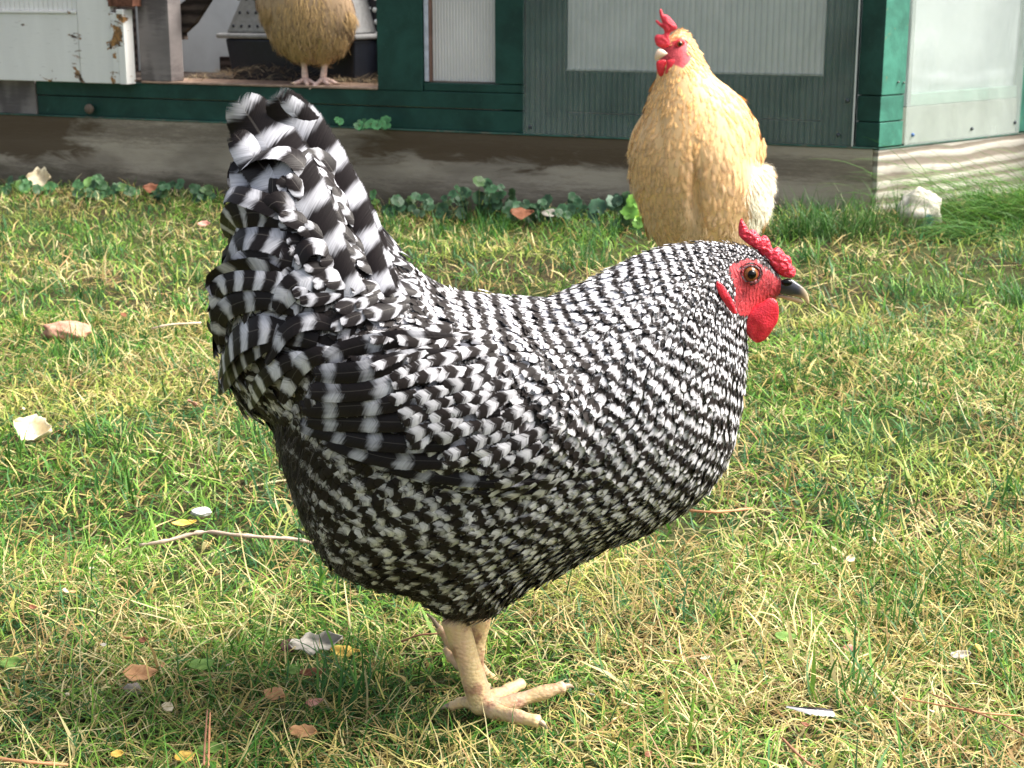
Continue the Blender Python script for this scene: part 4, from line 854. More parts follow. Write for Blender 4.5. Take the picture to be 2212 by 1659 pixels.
# back and side walls of the inside, floor
M_WIN = simple('whitewashed_inner_wall', (.60, .64, .66), .6, .08, 8)
boxes('inner_wall', [(-2.3, -1.10, -.60, -.55, .25, TOP)], M_WIN)
boxes('inner_board', [(-2.0, -1.25, -.548, -.53, .25, .300)], M_DARKW)
boxes('inner_wall', [(-.90, -.80, -.60, -.06, .17, TOP)], M_WIN)
boxes('floor', [(-2.3, -1.1, -.55, -.16, .235, .2545)], M_DARKW)
boxes('inner_wall', [(-2.75, -2.30, -.60, -.06, .17, TOP)], M_DARKW)
boxes('back_wall', [(-.80, .42, -.62, -.58, -.05, TOP)], M_WIN)
# peeling white door at the left, standing proud of the wall
bead = [(-2.75 + .0155 * i, -2.75 + .0155 * i + .0142, .004, .022, .436, TOP) for i in range(45)]
door = boxes('door', [(-2.75, -2.052, .0, .026, .2555, .428)], M_PEEL)
boxes('bead_board', bead, M_PEEL, parent=door); boxes('rail', [(-2.75, -2.052, .0, .030, .4285, .4355)], M_PEEL, parent=door)
boxes('stile', [(-2.049, -1.944, .0, .028, .2545, TOP)], M_PEEL, parent=door)
boxes('edge_strip', [(-1.9415, -1.922, .0, .034, .2555, .432), (-1.9195, -1.898, .0, .038, .2540, .440)], M_PEEL, parent=door)
boxes('bare_block', [(-1.945, -1.868, .0, .036, .447, .60)], simple('rusty_bare_wood', (.16, .07, .045), .8, .5, 60, .2, .6), parent=door)
# leaning plank inside the doorway (worked out in the doorway's plane)
def onFpx(px, py, off):
    nv = np.array([ce[1], -ce[0]]); o = CB[:2] + nv * off; d = ray(px, py); t = ((o - CAM[:2]) @ nv) / (d[:2] @ nv); P = CAM + d * t
    return np.array([(P[:2] - CB[:2]) @ ce, -off, P[2]])
pl = [onFpx(x, y, -.07) for x, y in ((352,88),(376,97),(384,86),(398,86),(396,72),(420,50),(452,0),(500,-70),(440,-70),(400,0),(352,40))]
k = len(pl); V = np.array(pl + [p + np.array([0, .018, 0]) for p in pl]); F = [tuple(range(k)), tuple(range(k, 2 * k))[::-1]] + [(i, i + k, (i + 1) % k + k, (i + 1) % k) for i in range(k)]
plank = local('broken_plank', V, F, M_DARKW, bevel=.001); plank.parent = None; plank.location = Vector(CB * np.array([1, 1, 0]))
tag(plank, 'dark weathered broken plank leaning diagonally inside the coop doorway', 'plank')
# pet carrier inside
car = root('pet_carrier', tuple(onF(-1.43, -.35, .2545)), 'black and grey plastic pet carrier inside the coop behind the tan hen', 'pet carrier')
def cbox(pts_lo, pts_hi, name, mat, par): pass
def frust(s0, s1, o0, o1, z0, S0, S1, O0, O1, z1, name, mat, par=car):
    W_ = lambda s, o, z: onF(s, o, z)
    V = [W_(s0, o1, z0), W_(s1, o1, z0), W_(s1, o0, z0), W_(s0, o0, z0), W_(S0, O1, z1), W_(S1, O1, z1), W_(S1, O0, z1), W_(S0, O0, z1)]
    o = mk(name, np.array(V), box8(V)[1], mat, par, smooth=False); b = o.modifiers.new('bevel', 'BEVEL'); b.width = .006; b.segments = 3; return o
def onpx(px, py, off): q = onFpx(px, py, off); return q[0], q[2]
M_TUB = simple('black_plastic', (.010, .012, .020), .4, .2, 90, .4, .1); M_GRYP = simple('grey_plastic', (.26, .26, .26), .5, .15, 90, .4, .1)
OF = -.17
sa0, za0 = onpx(504, 168, OF); sa1, _ = onpx(764, 170, OF); sb0, zb = onpx(488, 83, OF); sb1, _ = onpx(768, 85, OF)
frust(sa0, sa1, -.42, OF, .2546, sb0, sb1, -.44, OF + .006, zb, 'tub', M_TUB)
sr0, zr = onpx(470, 71, OF); frust(sr0, sb1 + .008, -.45, OF + .012, zb + .0005, sr0, sb1 + .008, -.45, OF + .012, zr, 'rim', M_GRYP)
su0, _ = onpx(484, 70, OF); su1, zu = onpx(508, -10, OF); up_ = frust(su0 + .005, sb1 - .01, -.43, OF + .0, zr + .0005, su1 + .06, sb1 - .07, -.40, OF - .03, zr + .20, 'upper_shell', M_GRYP)
hp = []
for r_ in range(5):
    for c_ in range(9):
        s = su0 + .028 + r_ * .006 + c_ * .0245 + (0.012 if r_ % 2 else 0); z = zr + .018 + r_ * .034; o = OF - .03 * ((z - zr) / .20)
        p = onF(s, o + .0006, z); q = onF(s, o - .004, z); hp.append((p, q))
for (p, q) in hp[:36]:
    v, f = tube([q, p + (p - q) * .1], .0042, 10); mk('vent_hole', v, f, M_TUB, up_)
la0, lz = onpx(598, 70, OF); lt = frust(la0, la0 + .06, OF, OF + .016, zr - .004, la0, la0 + .06, OF, OF + .016, zr + .010, 'latch', simple('pale_latch', (.42, .43, .42), .4))
# black panel at the right of the doorway; pale discs paint light through holes
ps0, pz0 = onpx(738, 72, -.30); ps1, _ = onpx(860, 72, -.30)
pp = root('perforated_panel', tuple(onF((ps0 + ps1) / 2, -.30, .2546)), 'black panel with pale discs painted as lit holes inside the coop beside the tan hen', 'panel')
fz = lambda s, o, z: onF(s, o, z)
V = [fz(ps0, -.30, .2546), fz(ps1, -.30, .2546), fz(ps1, -.31, .2546), fz(ps0, -.31, .2546), fz(ps0, -.30, .70), fz(ps1, -.30, .70), fz(ps1, -.31, .70), fz(ps0, -.31, .70)]
mk('sheet', np.array(V), box8(V)[1], M_TUB, pp, smooth=False)
M_BACKLIT = simple('painted_backlight', (.80, .86, .88), .5, .05, 20); cnt = 0  # discs carry the brightness seen through the holes as colour
for r_ in range(8):
    for c_ in range(6):
        for (ds, dz, rr) in ((0, 0, .0068), (.0135, .004, .0035)):
            s = ps0 + .018 + c_ * .027 + ds + (.004 if r_ % 2 else 0); z = pz0 - .0 + r_ * .030 + dz
            if cnt < 96: v, f = tube([fz(s, -.301, z), fz(s, -.2985, z)], rr, 12); mk('backlight_disc', v, f, M_BACKLIT, pp); cnt += 1
# ================================================================ lawn
soil = NB('soil'); ob = soil.obj(); a_ = soil.noise(ob, 14, 7, .7); c_ = soil.noise(ob, 120, 5, .7); gnd = soil.noise(ob, 3, 4, .6)
soil.bump(soil.math('ADD', a_, c_), .8, .01)
col = soil.mix(soil.mr(c_, .35, .68), (.020, .017, .010), (.10, .085, .04)); col = soil.mix(soil.mr(gnd, .4, .65, 0, .6), col, (.07, .11, .028)); soil.fin(col, .9, .1)
xs = np.concatenate([[-400, -90, -40, -15, -7], np.linspace(-4, 4, 161), [7, 15, 40, 90, 400]]); ys = np.concatenate([[-60, -20, -6], np.linspace(-2, 6, 161), [9, 15, 30, 60, 120, 450]])
X, Yg = np.meshgrid(xs, ys); Z = gz(X, Yg) - .004; nxg = len(xs)
V = np.stack([X.ravel(), Yg.ravel(), Z.ravel()], 1); j, i = np.meshgrid(np.arange(len(ys) - 1), np.arange(nxg - 1), indexing='ij'); q = (j * nxg + i).ravel()
g = mk('ground', V, np.stack([q, q + 1, q + nxg + 1, q + nxg], 1), soil.m); tag(g, kind='structure')
def G(px, py, h=0.0):
    p = PZ(px, py, h)
    for _ in range(4): p = PZ(px, py, float(gz(p[0], p[1])) + h)
    return p
def in_coop(x, y):
    d = np.stack([x, y], -1) - CB[:2]; s = d @ ce; o = d @ np.array([ce[1], -ce[0]]); return (o < 0.012) & (((d @ np.array([cr[1], -cr[0]])) < 0.012))
CLEAR = []                                   # (x, y, r, factor): places where the grass is trodden short
def clear(px, py, r, f=.3, h=0.0): p = G(px, py, h); CLEAR.append((p[0], p[1], r, f))
fz_ = lambda x, y, s1, s2, p: np.sin(x * s1 + p) * np.sin(y * s2 + p * 1.7 + 1.1 * np.sin(x * s1 * .6))
def patch(x, y):
    return .5 + .25 * fz_(x, y, 5.1, 4.3, .3) + .16 * fz_(x, y, 13, 11, 2.1) + .12 * fz_(x, y, 31, 27, .9)
grass_m = NB('grass_blades'); _, gcv = grass_m.attr('gc'); tl = grass_m.new('ShaderNodeBsdfTranslucent'); grass_m.l(gcv, tl.inputs[0])
grass_m.fin(gcv, .5, .28); mx = grass_m.new('ShaderNodeMixShader'); mx.inputs[0].default_value = .32; grass_m.l(grass_m.b.outputs[0], mx.inputs[1]); grass_m.l(tl.outputs[0], mx.inputs[2]); grass_m.l(mx.outputs[0], grass_m.out.inputs[0])
def blades(n, region, lmin, lmax, wmin, wmax, lean, bend, colfn, segs=4, hscale=True, head=None):
    x, y = region(n); m = ~in_coop(x, y); x, y = x[m], y[m]; n = len(x); L = lmin + (lmax - lmin) * rng.random(n) ** 1.5; W = rng.uniform(wmin, wmax, n)
    k = np.ones(n)
    for (cx, cy, r, f) in CLEAR: k = np.minimum(k, f + (1 - f) * sstep(.55 * r, 1.25 * r, np.hypot(x - cx, y - cy)))
    if hscale: L = L * (.45 + .55 * k)
    th = rng.uniform(0, 2 * math.pi, n) if head is None else head(x, y); ph = R(90) - np.clip(rng.normal(lean[0], lean[1], n), 2, 86) * math.pi / 180
    ph = ph * k                              # short places are flattened
    bd = rng.normal(bend[0], bend[1], n); tw = rng.normal(0, .5, n)
    P = np.stack([x, y, gz(x, y) - .002], 1); C = [P]; wv = []
    for s in range(segs):
        a = ph - bd * s / segs; t2 = th + tw * s / segs
        d = np.stack([np.cos(t2) * np.cos(a), np.sin(t2) * np.cos(a), np.sin(a)], 1); P = P + d * (L / segs)[:, None]
        P[:, 2] = np.maximum(P[:, 2], gz(P[:, 0], P[:, 1]) + .001 + .006 * rng.random(n) * (s > 0)); C.append(P)
    C = np.stack(C, 1); sd = np.stack([-np.sin(th), np.cos(th), 0.35 * rng.normal(0, 1, n)], 1); sd /= np.linalg.norm(sd, axis=1)[:, None]
    prof = np.interp(np.linspace(0, 1, segs + 1), [0, .3, .75, 1], [.8, 1, .7, .08]); o = sd[:, None, :] * (W[:, None] * prof * .5)[..., None]
    V = np.stack([C - o, C + o], 2); q = np.arange(segs) * 2; f = np.stack([q, q + 1, q + 3, q + 2], 1); F = (f[None] + (np.arange(n) * 2 * (segs + 1))[:, None, None]).reshape(-1, 4)
    c = colfn(x, y, n); t = np.linspace(.72, 1.08, segs + 1)[None, :, None, None]; cc = np.broadcast_to(c[:, None, None, :] * t, V.shape)  # blades darken towards the root, shade between them put into the colour
    return V.reshape(-1, 3), F, cc.reshape(-1, 3)
def cam_region(d0, d1, half=.40, pad=.28):
    def fn(n):
        d = np.sqrt(rng.uniform(d0 * d0, d1 * d1, n)); x = rng.uniform(-1, 1, n) * (half * d + pad); y = CAMY + d; bare = fz_(x, y, 8.3, 9.1, 4.0) + .6 * fz_(x, y, 23, 19, 1.2); k = rng.random(n) > .62 * sstep(.62, .95, bare) * (1 - .6 * sstep(.4, 1.4, y)); return x[k], y[k]
    return fn
def pal(cols, wts, jit=.2):
    cols = np.array(cols); 
    def fn(x, y, n):
        i = rng.choice(len(cols), n, p=np.array(wts) / sum(wts)); return np.clip(cols[i] * rng.normal(1, jit, (n, 1)), .004, 1)
    return fn
def mixed(x, y, n):
    pt = patch(x, y); green = np.array([[.04, .135, .022], [.09, .24, .032], [.19, .35, .05], [.045, .15, .045], [.34, .43, .09]]); straw = np.array([[.62, .52, .19], [.52, .40, .14], [.74, .64, .32], [.42, .28, .12], [.52, .50, .14]])
    i = np.where(rng.random(n) < .6, (2.2 * (1 + fz_(x, y, 6.3, 7.7, 5.0)) + rng.random(n)).astype(int) % 5, rng.integers(0, 5, n)); s_ = rng.random(n) < np.clip(.02 + .66 * pt - .12 * sstep(.4, 1.6, y), .06, .8); c = np.where(s_[:, None], straw[i], green[i]); return np.clip(c * rng.normal(1, .22, (n, 1)), .004, 1)
# ================================================================ leaves, twigs and small things lying on the lawn
for a in ((1035,1545,.05),(1120,1540,.055),(1200,1490,.045),(1150,1565,.04),(980,1530,.04)): clear(a[0], a[1], a[2], .22)
LEAFM = {}
def leafmat(name, a, b2, vein=.3):
    if name in LEAFM: return LEAFM[name]
    b = NB(name); ob = b.obj(); n1 = b.noise(ob, 45, 5, .65, .5); n2 = b.noise(ob, 260, 4, .6); sx = b.new('ShaderNodeSeparateXYZ'); b.l(ob, sx.inputs[0])
    v = b.math('ABSOLUTE', sx.outputs[1]); mid = b.mr(v, .0012, .0002); sv = b.mr(b.math('SINE', b.math('MULTIPLY', b.math('SUBTRACT', sx.outputs[0], b.math('MULTIPLY', v, 1.0)), 900)), .8, 1.0, 0, .6)
    c = b.mix(b.mr(b.math('ADD', n1, b.math('MULTIPLY', n2, .5)), .5, 1.0), a, b2); c = b.mix(b.math('MULTIPLY', b.math('MAXIMUM', mid, sv), vein), c, tuple(k * .55 for k in a))
    b.bump(b.math('ADD', n1, b.math('MULTIPLY', sv, -.4)), .5, .001); LEAFM[name] = b.fin(c, .6, .25); return LEAFM[name]
LM = {'tan': leafmat('tan_leaf', (.50, .25, .11), (.66, .38, .19)), 'brown': leafmat('brown_leaf', (.16, .06, .03), (.32, .13, .07)), 'dark': leafmat('dark_leaf', (.05, .02, .016), (.12, .05, .04)),
      'yellow': leafmat('yellow_leaf', (.58, .36, .06), (.72, .52, .14)), 'pale': leafmat('pale_leaf', (.55, .46, .30), (.72, .64, .46)), 'grey': leafmat('grey_leaf', (.30, .28, .24), (.50, .46, .40)), 'green': leafmat('green_leaf', (.10, .20, .04), (.20, .32, .07)), 'pink': leafmat('pink_leaf', (.50, .22, .17), (.66, .36, .29)), 'cream': leafmat('cream_leaf', (.68, .56, .36), (.80, .70, .48))}
def leaf(px, py, wpx, ratio, rot, kind, label, tilt=(0, 0), curl=.25, serr=.0, group=None, h=.011, cl=True, lobes=0, cat='leaf', name='fallen_leaf'):
    p = G(px, py, h); L = wpx * (p[1] - CAMY) / cp / FP; n = 14; m_ = 6; V = []; F = []; sd = random.random() * 9
    for i in range(n + 1):
        t = i / n; w_ = ratio * L * .5 * math.sin(math.pi * t ** .85) ** .85 * (1 + .22 * math.sin(t * 11 + sd * 3) * math.sin(t * 5 + sd) + lobes * .35 * math.sin(t * 6.28 * 3 + sd) + serr * (.5 if i % 2 else -.5))
        for j in range(-m_ // 2, m_ // 2 + 1):
            s = j / (m_ / 2); x = (t - .5) * L; y = s * w_; z = curl * L * ((s * s) * .35 * ratio + (2 * t - 1) ** 2 * .35) + .04 * L * math.sin(5 * t + 3 * s + sd)
            V.append((x, y, z))
    k = m_ + 1
    for i in range(n):
        for j in range(m_): F.append((i * k + j, (i + 1) * k + j, (i + 1) * k + j + 1, i * k + j + 1))
    me = bpy.data.meshes.new(name); me.from_pydata(V, [], F); me.materials.append(LM[kind]); me.polygons.foreach_set('use_smooth', [True] * len(F)); me.update()
    o = bpy.data.objects.new(name, me); link(o); o.location = Vector(p); o.rotation_euler = (R(tilt[0]), R(tilt[1]), R(rot))
    so = o.modifiers.new('solid', 'SOLIDIFY'); so.thickness = .0005
    if cl: CLEAR.append((p[0], p[1] - .008, L * .6, .5))
    return tag(o, label, cat, group)
Z7 = lambda x, y: (x * .3472, 1152 + y * .3472)
Z44 = lambda x, y: (x * .3638, 603.5 + y * .3638)
Z8 = lambda x, y: (1316.6 + x * .4047, 1097 + y * .4047)
leaf(*Z7(875, 875), 78, .62, 12, 'tan', 'broad orange-tan oval leaf lying flat at the lower left of the lawn', (28, 0))
leaf(*Z7(1712, 1003), 62, .55, -30, 'tan', 'small orange-brown oval leaf just right of lower centre left, below a reddish leaf', (30, 0))
leaf(*Z7(1955, 1050), 40, .5, 20, 'pink', 'little pinkish curled leaf to the right of the small orange-brown oval leaf', (35, 0))
leaf(*Z7(1960, 690), 120, .42, 15, 'grey', 'large pale grey leaf with a raised point left of the barred hen\'s legs', (42, 0), .4, lobes=.6)
leaf(*Z7(2150, 735), 66, .42, -10, 'yellow', 'narrow bright orange-yellow leaf beside the large pale grey leaf', (35, 0))
leaf(*Z7(1950, 865), 66, .34, 25, 'brown', 'reddish brown narrow leaf under the large pale grey leaf', (30, 0))
leaf(*Z7(1790, 705), 50, .7, 60, 'dark', 'dark purplish leaf tucked against the left side of the large grey leaf', (40, 0))
leaf(*Z7(1820, 850), 40, .6, 40, 'green', 'small yellow-green leaf left of the reddish brown narrow leaf', (35, 0))
leaf(*Z7(1890, 1235), 66, .6, -15, 'tan', 'dull tan broken leaf near the bottom edge under the barred hen', (32, 0), lobes=.4)
leaf(*Z7(1150, 1390), 50, .6, 30, 'yellow', 'yellowish leaf at the bottom edge beside the upright pine needles', (38, 0))
leaf(*Z7(728, 1372), 28, .7, 10, 'yellow', 'tiny yellow round leaf near the bottom left', (38, 0))
leaf(*Z7(1040, 1085), 34, .8, 80, 'pale', 'small pale tan leaf between the broad oval leaf and the pine needles', (30, 0))
leaf(*Z7(1250, 820), 66, .55, 35, 'green', 'broad light green weed leaf right of the broad oval leaf', (25, 0))
leaf(*Z7(1310, 1340), 60, .5, 0, 'green', 'yellow-green weed leaf behind the upright pine needles at the bottom', (25, 0))
leaf(*Z7(70, 810), 52, .6, 10, 'green', 'blue-green clover-like leaf at the left edge', (30, 0))
leaf(*Z44(215, 915), 88, .72, -12, 'cream', 'large cream coloured rounded leaf at the left side of the lawn', (36, 8), .7, lobes=.5, serr=.1)
leaf(*Z44(1135, 735), 42, .45, 125, 'pink', 'pinkish chip-like leaf standing near the rear of the barred hen', (50, 0))
leaf(*Z44(1090, 1450), 56, .35, 20, 'yellow', 'orange-yellow narrow leaf above the long curved twig', (20, 0))
leaf(*Z8(1285, 750), 30, .6, -20, 'pink', 'small pale pink leaf on the grass right of the barred hen', (40, 0))
leaf(*Z8(940, 690), 50, .6, 0, 'green', 'round olive-green weed leaf right of the barred hen\'s foot', (25, 0))
leaf(*Z8(1262, 660), 36, .6, 60, 'green', 'small pale green weed leaf just above the pale pink leaf', (25, 0))
leaf(*Z8(1870, 785), 48, .5, 10, 'grey', 'grey dry leaf at the lower right', (30, 0))
leaf(*Z8(1970, 750), 30, .7, 80, 'yellow', 'yellow small leaf beside the grey dry leaf at the lower right', (40, 0))
leaf(*Z8(1415, 175), 26, .7, 80, 'pale', 'small tan leaf in the mid right grass', (45, 0))
leaf(*Z8(835, 185), 30, .5, 10, 'green', 'olive leaf in the grass under the barred hen\'s breast', (20, 0))
leaf(150, 392, 0 + 34, .8, 0, 'cream', 'pale crumpled leaf against the left end of the coop beam', (55, 0), .6) if False else None
leaf(88, 388, 50, .9, 0, 'pale', 'pale crumpled leaf against the left end of the coop beam', (58, 0), .6, lobes=.4, h=.03)
leaf(335, 412, 48, .6, 0, 'brown', 'curled brown leaf in the ground cover near the coop beam at the left', (35, 0), .5, h=.02)
leaf(440, 484, 28, .6, 0, 'pink', 'pale mauve leaf on the far grass left of the barred hen\'s tail', (35, 0), h=.015)
leaf(1190, 462, 44, .5, 0, 'grey', 'white-grey dry leaf in front of the ivy at the coop beam', (35, 0), h=.02)
leaf(1128, 462, 50, .7, 0, 'brown', 'rusty brown leaf under the ground ivy at the coop beam', (30, 0), h=.03)
# litter of small unnamed leaf bits: individual, nothing tells them apart
for k in range(46):
    px = random.uniform(10, 2200); py = random.uniform(1180, 1650) if k % 3 else random.uniform(650, 1180)
    if 900 < px < 1260 and py > 1280: continue
    if 440 < px < 1640 and py < 1330: continue
    leaf(px, py, random.uniform(14, 30), random.uniform(.4, .75), random.uniform(0, 360), random.choice(['tan', 'pale', 'grey', 'brown', 'pale']), 'tiny dry leaf fragment caught in the grass', (random.uniform(-30, 40), random.uniform(-20, 20)), .3, group='tiny leaf fragments in the grass', h=.014, cl=False)
def twig(pts, rpx, mat, label, cat='twig', name='twig', h=.012, seg=8):
    P = [G(x, y, h + dz) for x, y, dz in pts]; sc = (P[0][1] - CAMY) / cp / FP; P = smooth_path(P, 6); r = rpx * sc * (1 + .18 * rng.normal(0, 1, len(P))); V, F = tube(P, np.maximum(r, .2 * rpx * sc), seg)
    o = mk(name, V, F, mat, origin=P[0]); return tag(o, label, cat)
M_TWIG = simple('pale_bark', (.50, .38, .30), .7, .35, 60, .2, .6); M_RTW = simple('reddish_stem', (.30, .15, .09), .6, .3, 60, .2, .3); M_NEED = simple('dry_needle', (.46, .22, .11), .6, .3, 60)
twig([Z44(830, 1580) + (.004,), Z44(980, 1555) + (.010,), Z44(1130, 1515) + (.014,), Z44(1240, 1500) + (.016,), Z44(1400, 1518) + (.016,), Z44(1560, 1530) + (.014,), Z44(1760, 1545) + (.01,), (700, 1180, .006)], 4.6, M_TWIG, 'long curved pale twig on the grass behind the barred hen')
twig([Z44(900, 292) + (.004,), Z44(1000, 270) + (.01,), Z44(1100, 262) + (.01,), Z44(1190, 258) + (.004,)], 2.2, M_TWIG, 'thin pale twig on the grass level with the pink bark chunk')
twig([Z8(1700, 985) + (.004,), Z8(1900, 1070) + (.012,), Z8(2050, 1130) + (.012,), Z8(2210, 1215) + (.008,)], 1.7, M_RTW, 'long reddish stem slanting down at the right edge')
twig([Z8(1560, 1015) + (.004,), Z8(1800, 1060) + (.010,), Z8(2000, 1095) + (.010,), Z8(2190, 1110) + (.004,)], 2.4, M_NEED, 'straight tan needle crossing the reddish stem at the right')
twig([Z8(920, 1228) + (.006,), Z8(1000, 1310) + (.012,), Z8(1075, 1375) + (.006,)], 3.0, M_RTW, 'short brown twig at the bottom right of the barred hen')
twig([Z7(-20, 1402) + (.006,), Z7(200, 1425) + (.012,), Z7(420, 1440) + (.006,)], 4.0, M_NEED, 'tan stem at the bottom left corner')
twig([Z7(1290, 1100) + (.02,), Z7(1275, 1300) + (.014,), Z7(1268, 1440) + (.008,)], 2.4, M_RTW, 'upright brown pine needle at the bottom left, the left one of two', 'pine needle', 'pine_needle')
twig([Z7(1308, 1115) + (.02,), Z7(1300, 1300) + (.014,), Z7(1298, 1445) + (.008,)], 2.4, M_NEED, 'lighter tan pine needle parallel to and right of the brown needle', 'pine needle', 'pine_needle')
twig([Z8(0, 420) + (.012,), Z8(430, 5) + (.012,)][::-1] if False else [Z8(430, 15) + (.010,), Z8(560, 22) + (.014,), Z8(760, 5) + (.008,)], 3.0, M_NEED, 'reddish dry stem on the grass below the barred hen\'s breast')
twig([Z6(180, 500) + (.004,), Z6(330, 445) + (.010,), Z6(520, 430) + (.012,)], 2.6, M_RTW, 'brown stem running behind the barred hen\'s legs')
# solid oddments
def rock(px, py, wpx, hpx, mat, label, name, cat, h=0.0, seed=1, flat=1.0, parts=None):
    p = G(px, py, h); sc = (p[1] - CAMY) / cp / FP; v, f = uvsphere((0, 0, 0), 1, 32, 20); rs = np.random.default_rng(seed); A = rs.normal(0, 1, (7, 3)); A /= np.linalg.norm(A, axis=1)[:, None]
    d = 1 + sum(.055 * np.sin((v @ a) * (2.3 + 1.3 * k) + k) for k, a in enumerate(A)) + .035 * np.sin(v[:, 0] * 17 + 3 * v[:, 2]) * np.sin(v[:, 1] * 13 + 9 * v[:, 2])
    v = v * d[:, None] * np.array([wpx * sc * .5, wpx * sc * .38 * flat, hpx * sc * .5]); v[:, 2] += hpx * sc * .28
    CLEAR.append((p[0], p[1] - wpx * sc * .3, wpx * sc * .7, .45)); return tag(mk(name, v + p, f, mat, origin=p), label, cat)
def stonemat(name, a, b2, spot=None):
    b = NB(name); ob = b.obj(); n1 = b.noise(ob, 22, 7, .7, .5); n2 = b.noise(ob, 110, 5, .7); c = b.mix(b.mr(b.math('ADD', n1, b.math('MULTIPLY', n2, .6)), .55, 1.05), a, b2)
    if spot: n3 = b.noise(ob, 16, 2, .5); c = b.mix(b.mr(n3, .60, .63), c, spot)
    b.bump(b.math('ADD', n1, n2), .9, .004); return b.fin(c, .8, .2)
rock(1985, 486, 92, 92, stonemat('pale_stone', (.42, .38, .31), (.72, .68, .60), (.20, .38, .36)), 'whitish stone with a teal paint spot by the coop corner', 'stone', 'stone', seed=4)
rock(2180, 378, 90, 60, stonemat('white_stone', (.60, .58, .54), (.78, .76, .72)), 'bright white stone half hidden in grass at the right edge', 'stone', 'stone', seed=8)
rock(*Z44(400, 335), 104, 40, stonemat('pink_bark', (.42, .19, .13), (.66, .40, .28)), 'pinkish red bark chunk lying on the grass at the left', 'bark_chunk', 'bark', seed=5, h=.004)
rock(*Z7(825, 985), 40, 26, stonemat('grey_nut', (.24, .20, .16), (.45, .40, .35)), 'small grey-brown nut husk below the broad oval leaf', 'nut_husk', 'nut husk', seed=6, h=.004)
rock(*Z44(1195, 1392), 44, 18, stonemat('white_crumb', (.60, .58, .55), (.78, .76, .74)), 'white crumbly lump above the long curved twig', 'crumb', 'crumb', seed=9, h=.010)
# shed barred feather lying at the lower right
p0 = G(*Z8(945, 1060), .016); p1 = G(*Z8(1090, 1082), .020); p2 = G(*Z8(1235, 1095), .016); sc = (p0[1] - CAMY) / cp / FP
v_, f_, a_, b_ = quill([p0, p1, p2], 34 * sc, (0, -.6, 1), .1, 4, -.2, nl=20, nw=8, tip=.8); b_[:, 0] = .25 * (a_[:, 0] > .1) + .5 * (a_[:, 0] > .1) + .25 * (a_[:, 0] <= .1)
fo = mk('shed_feather', v_, f_, M_BAR, origin=p0, attrs={'fa': a_, 'fb': b_}); tag(fo, 'small dark and white shed feather lying on the grass at the lower right', 'feather'); CLEAR.append((p1[0], p1[1] - .015, .05, .25))
# ================================================================ plants along the beam
ivy = NB('ivy_leaf'); ob = ivy.obj(); _, gcv = ivy.attr('gc'); n1 = ivy.noise(ob, 90, 4, .6); k = ivy.math('MULTIPLY_ADD', n1, .9, .55); c = ivy.mix(1.0, gcv, ivy.comb(k, k, k), 'MULTIPLY'); ivy.bump(n1, .4, .001); ivy.fin(c, .5, .35)
def ivy_plant(px, py, spread_px, height_px, n, col, label, seed, lr=13, base=None, name='ground_ivy', onwall=None):
    rs = np.random.default_rng(seed); p0 = G(px, py) if base is None else base; sc = (p0[1] - CAMY) / cp / FP; V = []; F = []; C = []; SV = []; col = np.array(col)
    for i in range(n):
        a = rs.uniform(-1, 1); dx = a * spread_px * .5 * sc; hz = (rs.random() ** .8) * height_px * sc * (1 - .45 * a * a) + .006; dy = rs.uniform(-.05, .0) - .012
        c = p0 + np.array([dx, dy + .4 * dx * -.44, hz]); r = lr * sc * rs.uniform(.55, 1.15); nrm = np.array([rs.normal(0, .45), -1 + rs.normal(0, .35), rs.uniform(.2, 1.2)]); q = np.array(Vector(nrm).to_track_quat('Z', 'Y').to_matrix()); sp_ = rs.uniform(0, 6.28)
        b0 = len(V); V.append(c - q @ np.array([0, 0, r * .25])); m_ = 22; cc = col * rs.uniform(.6, 1.45)
        if rs.random() < .15: cc = cc * np.array([1.8, 1.35, 1.0])
        C.append(cc * .8)
        for ring, rr in ((1, .55), (2, 1.0)):
            for j in range(m_):
                t = 2 * math.pi * j / m_ ; notch = 1 - .55 * math.exp(-((t - math.pi) / .22) ** 2); rad = r * rr * notch * (1 + (.09 * math.cos(t * 8) if ring == 2 else 0))
                V.append(c + q @ np.array([rad * math.cos(t + sp_), rad * math.sin(t + sp_), (.10 if ring == 2 else 0) * r * math.sin(3 * t + i)])); C.append(cc * (1.15 if ring == 2 else .95))
        for j in range(m_):
            F.append((b0, b0 + 1 + j, b0 + 1 + (j + 1) % m_)); F.append((b0 + 1 + j, b0 + 1 + m_ + j, b0 + 1 + m_ + (j + 1) % m_, b0 + 1 + (j + 1) % m_))
        g_ = p0 + np.array([dx * .6, dy + .01, 0]); SV.append(tube(smooth_path([g_, (g_ + c) / 2 + np.array([0, 0, .008]), c - np.array([0, 0, .002])], 3), .0009, 5))
    o = root(name, tuple(p0), label, 'plant'); mk('leaves', np.array(V), F, ivy.m, o, attrs={'gc': np.array(C)}); v, f = join(SV); mk('stems', v, f, MATS['ivy_stem'], o); return o
simple('ivy_stem', (.10, .14, .05), .6)
DG = (.032, .085, .036); MG = (.050, .13, .045); BG = (.15, .33, .05)
ivy_plant(1035, 470, 150, 80, 46, DG, 'tall clump of dark green ground ivy at the middle of the coop beam', 1)
ivy_plant(900, 470, 130, 44, 30, DG, 'low dark ground ivy left of the tall ivy clump, by the barred hen\'s back', 2)
ivy_plant(1165, 478, 140, 44, 26, DG, 'low spreading ground ivy right of the tall ivy clump', 3)
ivy_plant(1235, 468, 50, 40, 7, DG, 'small upright ivy sprig standing alone before the beam', 4)
ivy_plant(1335, 486, 110, 62, 18, (.026, .070, .036), 'dark broad-leaved plant beside the golden buff hen', 5, 17)
ivy_plant(1370, 492, 30, 68, 7, BG, 'bright yellow-green leaves touching the golden buff hen\'s side', 6, 15)
